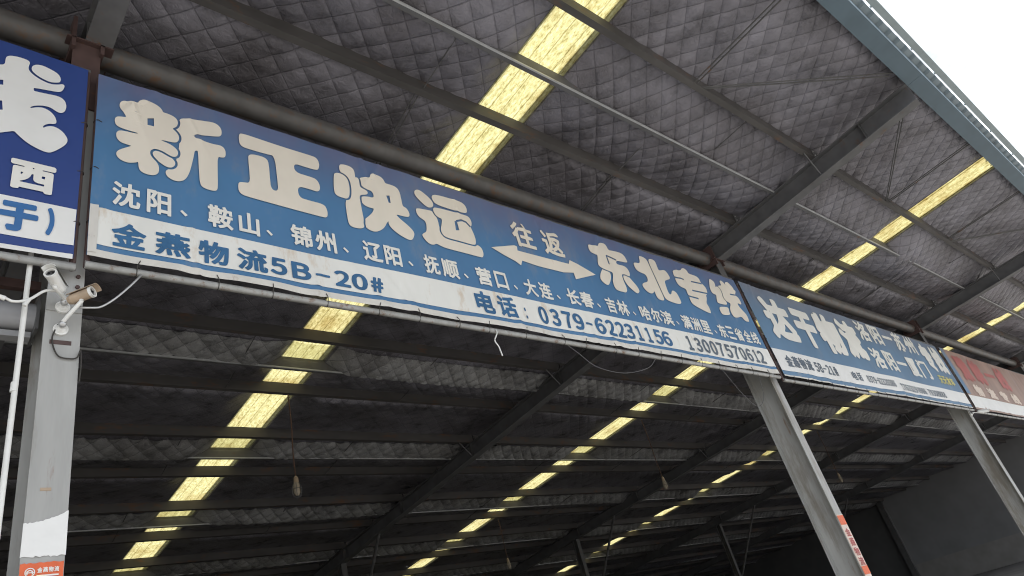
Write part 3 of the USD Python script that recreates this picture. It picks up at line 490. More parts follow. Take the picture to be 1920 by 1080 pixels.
d流 1,102 9,114 17,118 39,108 58,95 63,101 73,103 87,120 63,121 57,125 53,122 48,122 36,134 14,148 10,152 10,158 24,173 37,168 62,149 110,149 105,168 113,173 129,175 135,166 141,149 193,148 196,144 195,124 190,121 169,120 196,85 196,78 193,75 180,67 172,67 172,7 175,8 175,28 178,32 184,33 197,26 200,22 200,14 198,-5 195,-12 188,-18 181,-20 161,-20 154,-18 146,-10 144,-2 144,75 148,79 143,80 133,78 136,74 136,-10 131,-15 113,-15 110,-13 108,-9 109,76 101,77 100,33 94,10 86,-4 73,-18 65,-23 59,-22 54,-15 47,-11 46,-3 62,11 69,24 73,42 73,73 64,75 60,88 48,71 41,71 29,81 3,94|112,106 139,106 142,108 137,114 136,121 124,121;6,-6 7,1 25,27 45,65 49,68 57,66 68,55 69,49 32,-18 28,-21 24,-21
d5 -2,16 7,31 14,36 20,34 34,22 46,19 58,20 66,24 71,30 75,43 72,63 63,72 47,74 25,65 12,73 10,83 16,151 19,154 96,154 100,150 100,129 97,125 44,124 42,101 62,102 76,99 89,92 99,81 107,59 107,37 104,25 97,12 89,3 77,-5 59,-10 43,-10 26,-6 14,0 0,11
dB 13,149 18,154 74,154 96,149 107,143 113,137 120,123 121,105 117,91 109,80 125,64 129,52 129,34 123,17 112,5 99,-2 77,-7 18,-7 14,-4|46,23 74,22 90,27 97,38 97,48 95,54 79,62 46,63|46,92 64,91 82,95 86,98 89,106 87,118 83,122 72,125 46,125
d- 2,47 2,65 7,70 63,70 67,66 67,46 63,42 7,42
d2 1,125 2,132 16,145 28,152 44,156 59,156 74,152 91,139 98,126 101,113 99,88 85,58 57,24 105,22 108,18 108,-2 105,-6 6,-7 2,-3 2,14 43,53 60,76 68,95 69,110 65,121 54,127 40,126 20,110 13,112
d0 3,60 3,87 7,113 15,133 27,147 40,154 62,156 78,151 92,139 100,125 106,104 108,58 101,24 97,15 85,0 78,-5 62,-10 44,-9 30,-3 18,9 10,24|38,108 35,55 38,39 43,26 49,20 59,19 66,23 72,35 77,69 74,105 68,121 63,126 55,128 48,126 44,122
d# 1,43 2,63 7,66 21,66 23,78 23,84 11,84 7,86 5,90 5,105 10,111 27,111 32,149 36,152 52,152 56,149 57,142 53,112 67,111 74,150 77,152 96,151 99,144 95,112 107,111 110,109 111,88 105,84 91,84 89,67 101,66 106,63 107,44 102,39 85,39 80,-4 76,-7 59,-7 56,-5 55,6 59,38 45,39 38,-4 34,-7 16,-6 13,-2 13,3 18,38 5,39|49,84 48,66 63,66 65,84
d电 18,24 18,141 21,145 82,146 84,172 88,175 109,175 113,171 113,146 175,146 179,143 180,42 197,34 199,31 196,3 192,-7 186,-14 171,-20 104,-19 93,-14 86,-4 83,12 83,31 49,31 48,24 44,19 22,19|113,12 116,9 165,9 169,17 170,30 114,31|113,61 151,60 151,75 113,75|113,104 150,103 151,116 114,117|48,61 83,60 83,75 48,75|48,104 83,103 83,117 48,117
d话 2,88 2,108 6,112 55,111 58,107 58,38 68,44 76,43 76,60 78,64 81,66 117,66 117,84 70,85 66,89 66,109 70,113 117,113 117,133 75,130 70,135 66,153 72,157 134,165 168,174 175,173 188,158 188,152 181,147 147,140 146,114 195,113 199,108 199,90 194,85 146,85 146,67 182,66 187,62 186,-20 181,-23 164,-23 158,-19 157,-15 106,-15 104,-21 101,-23 80,-23 76,-17 75,14 44,-10 40,-16 36,-18 31,-17 19,-2 19,4 27,12 30,21 30,83 6,84|106,38 105,13 158,13 158,38;13,157 25,169 32,170 59,146 65,139 66,132 52,117 45,117 36,129 14,149
d： 28,9 30,25 35,31 42,35 58,35 65,31 71,23 71,5 65,-3 58,-7 46,-8 38,-5 32,0;28,106 30,123 35,129 46,134 54,134 62,131 68,126 72,117 72,106 68,98 54,90 46,90 36,94
d3 -1,14 0,22 13,36 18,36 30,25 47,19 55,19 67,23 74,35 73,48 67,56 53,61 33,62 29,66 30,88 33,90 51,91 63,96 69,106 67,121 56,127 46,127 35,123 24,113 18,113 6,126 4,130 6,137 29,152 45,156 66,155 82,149 89,144 97,134 102,117 102,107 98,93 86,78 100,64 106,50 107,34 100,13 88,0 79,-5 60,-10 44,-10 33,-8 16,-1
d7 3,128 3,150 7,154 104,154 108,151 108,132 89,106 74,69 68,38 66,-1 61,-7 35,-6 33,-3 33,15 37,47 44,76 52,97 67,124 9,124
d9 2,91 2,110 7,128 13,138 27,150 39,155 58,156 78,149 89,140 100,122 105,106 107,64 104,44 97,23 88,9 80,1 63,-8 40,-10 20,-4 6,7 6,17 18,30 25,30 32,23 43,19 49,19 60,23 70,37 74,54 51,48 38,49 26,53 9,69|34,94 37,83 44,77 56,76 67,81 75,91 73,107 68,119 62,125 54,128 43,126 34,112
d6 4,60 5,91 9,110 16,127 31,145 49,154 73,156 95,148 106,138 106,130 93,116 86,116 81,122 70,127 62,127 51,123 44,115 37,94 37,91 39,91 53,97 73,97 87,92 101,79 109,57 109,34 102,14 90,0 78,-7 66,-10 48,-9 32,-2 22,7 13,21 7,39|36,57 41,32 51,20 59,18 65,19 75,28 78,39 78,51 74,63 69,68 55,70 47,67
d1 11,-3 11,18 13,21 43,23 43,117 20,119 17,123 18,141 23,144 39,147 52,154 71,154 76,148 76,23 101,22 105,18 105,-2 100,-7 15,-7
d4 -3,38 -2,57 58,150 63,154 88,154 92,150 92,63 107,62 112,57 112,38 110,35 106,33 92,32 92,-3 88,-7 65,-7 61,-3 61,33 3,33|37,63 61,62 61,97 58,96
d8 2,31 2,41 6,56 15,70 24,78 15,89 9,107 11,126 17,138 29,149 50,156 69,155 87,147 95,139 101,128 104,112 100,92 89,76 102,61 108,46 109,30 102,11 94,2 80,-6 64,-10 42,-9 32,-6 17,3 7,15|33,46 35,27 43,20 50,18 63,18 72,22 76,27 77,41 68,53 47,63 39,57|40,107 49,95 64,88 70,94 74,105 73,117 65,127 51,128 41,120
h达 -6,-2 -4,8 24,34 24,66 6,66 -2,72 -4,78 -3,99 5,106 34,107 3,154 3,161 7,168 22,176 33,177 44,167 60,142 102,142 106,176 114,181 135,181 145,173 144,142 192,142 200,136 201,110 194,102 146,100 181,62 201,34 200,25 196,20 204,14 206,4 201,-13 196,-20 192,-22 149,-24 92,-23 66,-16 44,-2 26,-24 17,-27 6,-21|95,18 103,16 161,18 128,59 115,37|64,100 65,49 66,48 85,66 94,84 98,100|46,107 53,106 54,107 51,110
h干 -2,67 -2,91 7,100 78,101 78,126 16,126 10,131 8,135 8,157 15,166 184,167 193,158 193,135 185,126 121,126 121,100 193,100 197,98 202,92 202,67 198,61 191,58 121,58 121,-17 118,-25 112,-29 87,-29 78,-20 78,58 10,58 2,61
h物 -7,86 -7,94 2,122 7,162 16,170 32,169 34,177 40,181 63,181 70,175 73,140 86,141 97,178 102,181 113,181 124,179 132,173 134,165 130,148 193,148 198,146 203,139 199,57 193,10 184,-14 176,-22 167,-26 130,-26 124,-20 122,-11 104,-26 94,-25 75,-9 76,3 89,16 83,16 72,24 71,-21 69,-25 63,-29 40,-29 36,-27 31,-18 31,35 16,30 6,30 -1,36 -6,60 -1,68 10,72 -2,79|156,41 141,13 152,14
h流 -5,96 -5,103 0,112 7,121 14,124 22,123 56,104 69,108 74,113 73,115 43,118 30,131 6,147 4,152 6,163 17,176 23,179 37,175 64,155 100,155 99,169 104,176 120,181 130,181 137,175 145,155 192,155 197,153 202,145 201,122 194,116 182,114 200,90 202,77 195,69 178,61 178,39 188,38 205,26 205,1 200,-15 193,-22 181,-26 156,-25 149,-22 141,-13 132,-21 113,-21 103,-13 101,11 89,-10 69,-28 61,-29 56,-27 42,-14 31,-26 23,-27 18,-25 1,-10 0,0 21,32 38,65 24,77 0,89
h豫 -7,82 -5,106 3,111 15,112 4,119 2,123 3,134 -5,144 -5,162 1,171 7,173 76,173 91,164 102,181 116,182 131,178 137,169 161,169 176,158 178,149 175,141 190,140 197,131 196,77 199,67 196,60 181,48 189,30 204,13 207,5 206,-1 192,-17 179,-19 173,-15 161,2 153,-16 143,-25 132,-29 104,-28 99,-24 95,-12 83,-18 73,-18 60,-3 56,-15 48,-23 31,-28 11,-28 4,-23 -4,0 1,10 20,13 20,71 0,73|60,14 66,17 61,24 60,23
h皖 2,1 2,138 7,147 23,149 29,175 34,180 47,181 64,177 70,169 67,149 71,149 79,156 109,156 107,168 110,174 130,182 138,181 145,175 154,156 194,156 201,151 203,147 203,104 198,97 188,95 185,85 195,84 203,79 205,54 197,45 173,45 171,43 171,34 181,38 187,37 202,30 207,23 204,-9 193,-24 185,-27 151,-27 140,-22 132,-10 130,18 121,1 109,-12 96,-21 78,-29 65,-27 53,-11 52,0 55,6 43,6 41,-6 34,-11 11,-11 5,-7|86,26 89,26 93,34 95,45 86,45|43,46 46,46 45,59 43,58|44,110 43,99 44,98 46,109
h一 -4,66 -4,90 4,99 197,99 205,90 205,67 203,62 195,57 5,57
h线 -4,98 -2,106 7,113 18,131 35,172 42,180 54,180 73,169 75,159 67,140 82,133 105,136 104,173 111,181 134,182 143,176 152,178 171,169 191,153 191,142 196,125 195,115 190,109 199,100 202,82 198,74 202,70 203,60 185,34 199,25 205,18 205,5 199,-15 189,-25 178,-29 166,-29 151,-24 133,-6 89,-26 78,-24 63,-3 18,-17 6,-15 1,-8 -2,14 4,22 10,24 3,31 -2,46 -2,54 15,71 4,76|85,40 90,33 93,20 117,32 112,55 90,51|78,90 79,89 96,93 82,95
h专 -2,90 0,115 6,120 18,122 14,131 16,153 24,159 69,159 73,175 82,182 108,178 113,172 113,159 175,159 179,157 184,151 184,127 180,122 193,119 199,110 199,90 196,84 189,80 174,79 184,69 182,57 142,18 142,15 159,7 164,-3 162,-11 153,-24 143,-30 136,-29 98,-9 44,10 40,14 38,22 41,30 52,43 40,47 36,55 43,80 8,80 1,84|73,44 100,34 110,43
m洛 1,98 1,105 14,120 49,105 78,137 96,173 101,176 123,169 124,163 120,154 162,155 175,149 178,144 175,133 164,112 148,92 171,78 198,70 202,64 189,44 180,43 179,-20 155,-22 150,-15 103,-15 97,-23 75,-22 73,-19 72,43 62,41 33,-17 30,-20 23,-20 7,-7 7,0 40,60 78,75 104,91 90,106 72,87 64,86 59,90 47,73 41,73|101,13 151,12 151,37 101,37|112,127 126,110 138,126|126,71 118,64 135,65;11,154 12,160 20,171 28,174 63,155 69,149 69,142 58,127 52,126
m阳 10,161 15,167 73,168 86,160 90,163 184,163 188,160 189,-14 186,-19 164,-20 160,-16 158,-6 115,-6 114,-17 111,-21 89,-21 86,-18 85,44 80,34 71,27 60,24 38,24 38,-19 36,-22 15,-23 11,-20|114,23 160,22 160,67 114,67|160,134 114,135 114,95 160,95|66,104 79,88 86,74 86,144|38,53 57,52 59,61 52,81 39,94|38,114 40,113 51,139 38,139
m一 2,67 2,89 6,93 195,93 199,89 199,68 194,63 6,63
m苏 5,134 5,150 8,155 50,156 50,169 54,175 76,175 79,172 80,156 119,156 120,169 124,175 146,175 149,172 149,156 191,156 195,152 195,132 191,128 149,128 149,110 145,106 123,107 120,112 119,128 80,128 79,123 104,122 107,118 107,102 160,101 162,71 171,72 175,69 197,25 196,16 179,8 172,10 159,37 155,0 145,-17 132,-22 97,-20 91,2 96,6 125,5 131,47 131,74 104,74 92,33 75,7 50,-13 29,-23 20,-23 9,-9 8,-3 12,2 25,7 8,19 9,28 21,40 39,71 44,72 57,66 62,61 61,54 36,15 38,13 61,36 73,69 72,74 23,74 19,80 20,99 24,102 76,102 77,106 53,107 50,112 50,128 10,128
m州 2,59 -1,69 9,87 19,123 29,125 40,122 40,166 44,171 68,169 69,119 84,121 96,93 97,161 100,166 122,167 126,163 126,121 138,124 156,94 157,168 161,172 181,172 185,169 186,-16 183,-20 162,-21 158,-18 157,58 146,54 140,56 128,88 126,-5 122,-9 101,-9 98,-6 97,57 79,53 75,58 69,80 63,39 50,7 26,-22 18,-22 6,-10 4,-2 20,15 32,38 38,63 40,90 23,54 16,53
m厦 0,-12 0,-6 11,21 16,47 18,160 21,165 191,166 195,163 196,144 190,138 191,121 186,116 172,115 173,45 169,39 164,38 168,33 165,25 148,9 196,2 199,-6 189,-22 158,-21 110,-10 83,-18 40,-23 31,-10 23,-23 17,-23|63,6 76,7 78,9 73,11|42,27 68,38 60,39 56,45 56,116 47,115 47,71|36,3 43,4 38,10 37,9
m门 12,-20 12,131 16,135 36,136 20,156 19,165 33,175 41,175 64,148 65,164 69,168 187,167 189,164 189,-5 185,-14 170,-22 132,-23 128,-20 122,-4 122,1 126,5 160,6 160,140 71,140 73,134 71,127 57,117 50,117 41,127 40,-20 37,-23 15,-23
m专 4,91 6,113 10,115 61,115 65,124 24,125 20,131 21,150 25,153 73,153 78,171 83,176 106,172 105,153 174,153 178,149 178,129 174,125 96,125 93,115 187,115 193,109 193,91 188,86 82,86 81,78 162,79 177,70 178,62 173,56 131,16 154,3 158,-3 150,-18 142,-24 87,2 49,14 44,20 47,28 57,39 103,27 124,50 47,50 43,53 42,59 52,86 9,86
m线 2,98 3,103 10,107 21,124 41,171 46,175 65,168 69,159 46,110 53,113 61,130 65,133 71,133 82,126 111,131 110,172 115,176 134,176 140,166 151,172 171,162 185,151 183,141 188,135 190,118 186,114 142,108 141,100 143,95 182,103 189,103 193,99 196,82 193,77 186,74 196,68 197,61 179,37 160,20 163,12 171,6 173,7 175,25 179,28 186,27 197,19 200,12 193,-13 182,-22 161,-22 150,-16 134,2 104,-14 83,-20 70,-5 70,5 11,-11 7,-7 4,6 4,13 8,17 73,35 81,35 85,28 86,10 112,21 125,30 118,61 115,62 84,56 84,49 80,44 39,36 18,29 11,30 4,53 20,66 30,80 11,78|146,68 149,50 151,49 169,71|139,136 154,137 156,139 140,149|56,68 76,70 76,80 81,84 114,90 113,103 86,100 80,106
m天 1,-4 3,2 33,16 54,32 66,46 77,67 76,69 10,69 6,74 7,95 11,98 82,98 84,103 84,131 17,131 13,137 13,154 16,159 181,160 185,157 186,136 182,131 114,131 113,99 190,98 193,96 194,73 190,69 122,68 131,50 148,30 170,14 200,1 199,-7 187,-22 181,-23 170,-19 139,-1 120,17 101,45 85,21 69,5 28,-20 21,-23 14,-22
m发 -1,8 -1,14 24,32 42,51 57,74 68,100 40,101 25,98 22,102 17,122 25,129 41,169 62,167 68,161 58,129 77,130 84,173 88,176 96,176 111,173 114,170 108,129 150,129 128,155 128,162 131,165 147,173 178,141 179,134 175,129 192,127 193,106 189,101 101,101 99,97 100,93 162,94 175,86 176,81 166,56 142,23 164,11 196,3 200,-6 188,-23 180,-24 151,-15 118,3 77,-18 58,-24 52,-23 41,-7 42,0 76,12 94,23 76,46 48,13 21,-7 13,-7|99,65 118,41 136,64
m车 5,20 5,39 10,44 94,45 93,60 45,60 36,57 28,59 21,82 32,92 45,116 10,119 8,140 11,145 60,146 70,173 73,176 81,176 95,172 101,166 95,146 187,146 191,143 192,122 186,117 123,117 124,88 174,88 179,82 179,66 176,61 125,60 124,45 190,44 195,40 193,16 124,15 123,-21 98,-23 94,-18 94,15 10,15|64,89 94,88 96,117 79,117
d) -6,-35 -5,-29 12,7 20,48 20,77 16,103 7,132 -5,153 -6,160 -4,166 1,171 14,177 22,178 29,175 36,165 47,143 57,114 63,79 62,36 50,-11 32,-47 26,-52 16,-53 0,-46
d于 -1,70 -1,91 5,99 82,101 82,127 22,127 15,131 13,135 13,158 19,165 178,166 184,163 187,158 187,135 181,128 122,127 122,101 195,99 201,92 201,69 198,64 192,61 122,61 121,-6 117,-15 105,-24 92,-27 53,-27 48,-23 40,-4 42,8 48,12 82,12 82,61 8,61 5,62""".split('\n'):
    k, _, body = line.partition(' ')
    GLYPHS[k] = [[np.array([[float(c) for c in q.split(',')] for q in r.split(' ')]) for r in p.split('|')] for p in body.split(';')]
BUBBLE = {}
for line in """xin p:0.134,5.626 0.15,5.657 0.184,5.667 0.242,5.671 0.253,5.706 0.283,5.736 0.319,5.738 0.361,5.725 0.389,5.701 0.398,5.668 0.435,5.671 0.479,5.658 0.497,5.625 0.488,5.575 0.453,5.542 0.484,5.518 0.502,5.486 0.499,5.444 0.477,5.417 0.387,5.411 0.381,5.395 0.447,5.383 0.483,5.358 0.495,5.332 0.489,5.299 0.471,5.283 0.447,5.287 0.399,5.311 0.352,5.314 0.324,5.29 0.315,5.261 0.324,5.223 0.371,5.174 0.374,5.109 0.354,5.077 0.321,5.066 0.281,5.071 0.262,5.092 0.258,5.16 0.23,5.139 0.192,5.123 0.154,5.129 0.129,5.156 0.131,5.189 0.157,5.22 0.227,5.278 0.183,5.28 0.144,5.285 0.124,5.318 0.125,5.361 0.147,5.383 0.248,5.389 0.256,5.412 0.19,5.41 0.134,5.416 0.115,5.433 0.11,5.475 0.126,5.499 0.185,5.517 0.164,5.551 0.141,5.585;h:0.303,5.57 0.344,5.589 0.345,5.512 0.304,5.508;p:0.338,5.262 0.358,5.291 0.394,5.296 0.435,5.274 0.471,5.245 0.476,5.213 0.458,5.183 0.429,5.174 0.388,5.197 0.353,5.225;p:0.516,5.661 0.58,5.684 0.679,5.706 0.753,5.724 0.789,5.702 0.801,5.659 0.793,5.612 0.755,5.596 0.675,5.572 0.604,5.554 0.603,5.514 0.661,5.506 0.739,5.501 0.799,5.512 0.821,5.479 0.819,5.418 0.795,5.404 0.762,5.405 0.757,5.264 0.755,5.125 0.748,5.079 0.719,5.07 0.669,5.074 0.645,5.095 0.641,5.222 0.639,5.388 0.633,5.408 0.604,5.397 0.597,5.337 0.58,5.243 0.567,5.178 0.541,5.106 0.505,5.077 0.47,5.073 0.435,5.089 0.423,5.122 0.435,5.147 0.476,5.171 0.491,5.218 0.492,5.261 0.507,5.311 0.511,5.382 0.514,5.419 0.518,5.456 0.509,5.506 0.478,5.534 0.509,5.57 0.517,5.611
zheng p:0.938,5.684 0.959,5.702 1.084,5.7 1.291,5.693 1.509,5.695 1.561,5.691 1.577,5.636 1.563,5.575 1.539,5.562 1.451,5.561 1.35,5.565 1.351,5.462 1.483,5.46 1.534,5.455 1.554,5.408 1.553,5.363 1.531,5.333 1.47,5.339 1.36,5.337 1.362,5.213 1.456,5.209 1.571,5.21 1.588,5.172 1.589,5.121 1.578,5.092 1.549,5.088 1.374,5.09 1.173,5.094 0.982,5.098 0.927,5.104 0.91,5.131 0.909,5.171 0.916,5.206 0.939,5.213 0.999,5.222 1,5.352 0.998,5.47 1.002,5.498 1.026,5.516 1.079,5.524 1.126,5.52 1.144,5.491 1.143,5.352 1.143,5.217 1.212,5.215 1.213,5.342 1.209,5.583 1.143,5.575 1.01,5.571 0.952,5.574 0.937,5.604
kuai p:1.705,5.558 1.719,5.585 1.763,5.596 1.804,5.581 1.824,5.54 1.824,5.455 1.812,5.384 1.792,5.344 1.75,5.343 1.702,5.348 1.685,5.383;p:1.769,5.69 1.8,5.706 1.859,5.71 1.894,5.692 1.898,5.645 1.894,5.595 1.929,5.607 1.925,5.532 1.931,5.499 1.988,5.484 1.99,5.45 1.92,5.427 1.904,5.397 1.904,5.321 1.906,5.223 1.907,5.158 1.898,5.123 1.902,5.08 1.863,5.061 1.806,5.057 1.774,5.072 1.771,5.15 1.774,5.313 1.823,5.362 1.837,5.434 1.839,5.52 1.82,5.586 1.766,5.619;p:1.948,5.61 1.981,5.626 2.047,5.636 2.06,5.689 2.101,5.704 2.155,5.701 2.182,5.674 2.19,5.632 2.238,5.634 2.302,5.629 2.326,5.587 2.327,5.507 2.325,5.418 2.364,5.412 2.383,5.365 2.374,5.323 2.329,5.314 2.226,5.314 2.271,5.263 2.34,5.215 2.389,5.161 2.38,5.116 2.349,5.066 2.31,5.064 2.223,5.099 2.151,5.162 2.159,5.222 2.131,5.198 2.093,5.129 2.04,5.082 1.992,5.061 1.943,5.071 1.912,5.103 1.91,5.135 1.929,5.164 2.008,5.245 2.042,5.314 1.99,5.31 1.94,5.324 1.924,5.361 1.938,5.404 1.97,5.414 2.061,5.422 2.052,5.505 1.991,5.502 1.951,5.532 1.941,5.563;h:2.181,5.495 2.215,5.506 2.211,5.422 2.191,5.42
yun p:2.498,5.631 2.517,5.666 2.558,5.683 2.605,5.658 2.65,5.624 2.683,5.581 2.676,5.535 2.639,5.509 2.601,5.508 2.551,5.548 2.509,5.594;p:2.696,5.655 2.725,5.681 2.791,5.694 2.911,5.7 3.034,5.701 3.077,5.676 3.089,5.629 3.077,5.583 3.032,5.57 2.878,5.569 2.723,5.574 2.694,5.613;p:2.672,5.501 2.703,5.523 2.869,5.533 3.031,5.536 3.088,5.532 3.103,5.483 3.089,5.429 3.068,5.415 3.088,5.323 3.09,5.26 3.076,5.208 3.044,5.196 2.879,5.201 2.74,5.199 2.709,5.229 2.705,5.275 2.74,5.355 2.754,5.414 2.709,5.417 2.678,5.447;h:2.894,5.427 2.923,5.431 2.923,5.327 2.881,5.315;c:2.924,5.435 2.987,5.461 3.034,5.455 3.068,5.415;p:2.475,5.433 2.492,5.446 2.583,5.458 2.656,5.465 2.672,5.422 2.687,5.387 2.685,5.316 2.683,5.245 2.709,5.199 2.736,5.183 2.875,5.188 3.048,5.182 3.102,5.199 3.136,5.176 3.141,5.122 3.123,5.075 3.097,5.069 2.907,5.073 2.709,5.074 2.652,5.086 2.612,5.101 2.577,5.078 2.547,5.074 2.514,5.088 2.477,5.145 2.493,5.167 2.539,5.199 2.556,5.287 2.547,5.331 2.52,5.342 2.488,5.36 2.473,5.394
dong p:4.81,5.641 4.842,5.649 4.981,5.653 5.014,5.713 5.083,5.735 5.137,5.724 5.143,5.645 5.233,5.655 5.357,5.661 5.418,5.639 5.435,5.561 5.423,5.546 5.367,5.537 5.211,5.529 5.196,5.458 5.332,5.469 5.38,5.444 5.39,5.383 5.367,5.339 5.337,5.34 5.282,5.352 5.215,5.338 5.207,5.243 5.214,5.161 5.205,5.113 5.176,5.085 5.135,5.081 5.019,5.081 4.999,5.118 5.008,5.195 5.051,5.264 5.074,5.33 5,5.337 4.91,5.348 4.863,5.368 4.858,5.397 4.922,5.536 4.852,5.527 4.805,5.546 4.797,5.591;c:5.069,5.551 5.061,5.443;c:5.077,5.557 5.217,5.531;p:4.884,5.312 4.915,5.338 4.975,5.324 5.012,5.302 4.99,5.236 4.936,5.165 4.893,5.123 4.852,5.126 4.81,5.154 4.798,5.189 4.83,5.248;p:5.238,5.304 5.287,5.341 5.346,5.319 5.389,5.265 5.433,5.212 5.446,5.16 5.424,5.129 5.383,5.11 5.333,5.138 5.274,5.18 5.243,5.235
bei p:5.732,5.704 5.775,5.711 5.86,5.7 5.875,5.672 5.879,5.589 5.882,5.468 5.887,5.334 5.892,5.203 5.891,5.115 5.839,5.095 5.766,5.107 5.759,5.163 5.763,5.222 5.704,5.171 5.641,5.162 5.588,5.188 5.558,5.239 5.58,5.28 5.725,5.331 5.728,5.442 5.624,5.45 5.559,5.472 5.555,5.546 5.579,5.574 5.707,5.584;p:5.926,5.7 5.975,5.723 6.046,5.72 6.056,5.683 6.038,5.57 6.084,5.569 6.164,5.598 6.203,5.591 6.227,5.541 6.232,5.488 6.155,5.457 6.073,5.425 6.051,5.352 6.036,5.222 6.091,5.211 6.146,5.284 6.192,5.289 6.231,5.267 6.24,5.178 6.239,5.134 6.184,5.105 6.079,5.105 5.954,5.119 5.921,5.15 5.919,5.266 5.914,5.399 5.908,5.549 5.908,5.649
zhuan p:6.389,5.65 6.573,5.673 6.631,5.726 6.689,5.739 6.733,5.708 6.729,5.662 6.944,5.659 6.947,5.565 6.994,5.539 7.028,5.492 6.999,5.412 6.937,5.378 6.933,5.334 6.857,5.242 6.884,5.187 6.875,5.109 6.858,5.094 6.773,5.101 6.664,5.124 6.556,5.147 6.498,5.17 6.491,5.236 6.509,5.273 6.491,5.311 6.505,5.39 6.371,5.406 6.349,5.487 6.373,5.526 6.361,5.575;c:6.354,5.535 6.545,5.54;c:6.727,5.543 6.954,5.556;c:6.655,5.394 7.013,5.413;c:6.495,5.278 6.707,5.282
xian p:7.228,5.687 7.277,5.678 7.327,5.652 7.284,5.551 7.354,5.593 7.396,5.555 7.391,5.49 7.363,5.413 7.414,5.35 7.384,5.309 7.242,5.302 7.163,5.305 7.191,5.363 7.234,5.443 7.14,5.443 7.135,5.513 7.177,5.603;p:7.378,5.607 7.496,5.625 7.48,5.692 7.529,5.721 7.58,5.694 7.616,5.626 7.61,5.695 7.672,5.722 7.742,5.698 7.777,5.648 7.748,5.61 7.796,5.595 7.738,5.519 7.807,5.494 7.818,5.413 7.793,5.381 7.708,5.402 7.693,5.345 7.754,5.273 7.814,5.22 7.8,5.127 7.784,5.107 7.684,5.109 7.649,5.175 7.536,5.139 7.44,5.124 7.414,5.164 7.419,5.244 7.527,5.352 7.429,5.371 7.394,5.418 7.408,5.475 7.381,5.534;p:7.149,5.229 7.272,5.25 7.394,5.266 7.357,5.198 7.356,5.15 7.178,5.121 7.142,5.145;c:7.62,5.515 7.759,5.527
leftline p:-0.501,5.711 -0.498,5.737 -0.473,5.753 -0.43,5.76 -0.386,5.756 -0.394,5.713 -0.39,5.676 -0.361,5.644 -0.315,5.62 -0.264,5.609 -0.22,5.626 -0.193,5.65 -0.196,5.609 -0.211,5.573 -0.25,5.564 -0.347,5.545 -0.353,5.535 -0.35,5.509 -0.339,5.505 -0.274,5.514 -0.214,5.525 -0.184,5.506 -0.173,5.465 -0.176,5.417 -0.194,5.391 -0.213,5.395 -0.251,5.419 -0.299,5.412 -0.345,5.384 -0.359,5.359 -0.35,5.347 -0.302,5.385 -0.259,5.379 -0.229,5.347 -0.216,5.308 -0.219,5.284 -0.251,5.275 -0.276,5.251 -0.284,5.225 -0.273,5.215 -0.244,5.247 -0.212,5.252 -0.178,5.231 -0.153,5.193 -0.149,5.16 -0.165,5.119 -0.219,5.048 -0.245,5.038 -0.287,5.049 -0.34,5.074 -0.39,5.12 -0.41,5.145 -0.445,5.122 -0.5,5.086 -0.579,5.064 -0.612,5.232 -0.639,5.515 -0.555,5.634 -0.5,5.654;h:-0.528,5.514 -0.501,5.526 -0.497,5.485 -0.524,5.476;h:-0.516,5.342 -0.49,5.352 -0.48,5.28 -0.509,5.267;p:-0.368,5.703 -0.357,5.738 -0.32,5.755 -0.274,5.744 -0.233,5.727 -0.216,5.691 -0.222,5.654 -0.254,5.631 -0.299,5.633 -0.351,5.664
arrow p:3.271,5.223 3.599,5.333 3.637,5.328 3.627,5.276 3.908,5.279 4.343,5.276 4.376,5.333 4.483,5.308 4.734,5.221 4.371,5.088 4.37,5.17 4.209,5.142 3.858,5.144 3.65,5.16 3.612,5.096 3.547,5.13 3.416,5.168""".split('\n'):
    k, _, body = line.partition(' ')
    BUBBLE[k] = [(p[0], np.array([[float(c) for c in q.split(',')] for q in p[2:].split(' ')])) for p in body.split(';')]

_fr = random.Random(11)
FOLDS = [(_fr.uniform(-8, 24), _fr.choice([4.36, 4.42, 5.75, 5.6]), _fr.uniform(-.8, .8), _fr.uniform(.018, .04), _fr.uniform(.005, .012), _fr.uniform(.12, .35)) for _ in range(90)]
FOLDS += [(.14, 5.74, 1.1, .03, .010, .14), (.10, 5.62, 1.0, .03, .008, .15), (.06, 4.6, .1, .03, .010, .2), (7.85, 4.5, -.3, .04, .014, .2), (7.78, 5.6, -.8, .04, .01, .2)]
def wrinkle(x, z):
    """How far the vinyl stands off its flat plane (towards the yard), in metres."""
    x = np.asarray(x, float); z = np.asarray(z, float)
    edge = np.exp(-np.abs(z - 4.35) / .10) + .6 * np.exp(-np.abs(z - 5.84) / .12)
    a = .012 * (meshkit.noise(np.stack([x * 1.3, z * .8, 0 * x], -1), 21) - .5)
    b = .026 * edge * (meshkit.noise(np.stack([x * 4.5, z * 5, 0 * x], -1), 22) - .5)
    c = .010 * np.exp(-((x - .615 - (z - 4.4) * -.12) / .018) ** 2) * np.clip((4.95 - z) * 3, 0, 1)
    d = 0 * x
    for fx, fz, sl, wd, am, hz in FOLDS:
        d = d + am * np.exp(-((x - fx - (z - fz) * sl) / wd) ** 2) * np.exp(-((z - fz) / hz) ** 2)
    return a * 2.2 + b + c + d
def lay(v2, off):
    v2 = np.asarray(v2, float); return np.stack([v2[:, 0], -off - wrinkle(v2[:, 0], v2[:, 1]), v2[:, 1]], 1)
def strip_sheet(x0, x1, zlo, zhi, off, nx=None, nz=12):
    nx = nx or max(4, int((x1 - x0) / .02)); X, T = np.meshgrid(np.linspace(x0, x1, nx), np.linspace(0, 1, nz))
    Z = zlo(X) + (zhi(X) - zlo(X)) * T
    v, f = grid_mesh(X, T, Z)
    return lay(np.stack([X.ravel(), Z.ravel()], 1), off), f
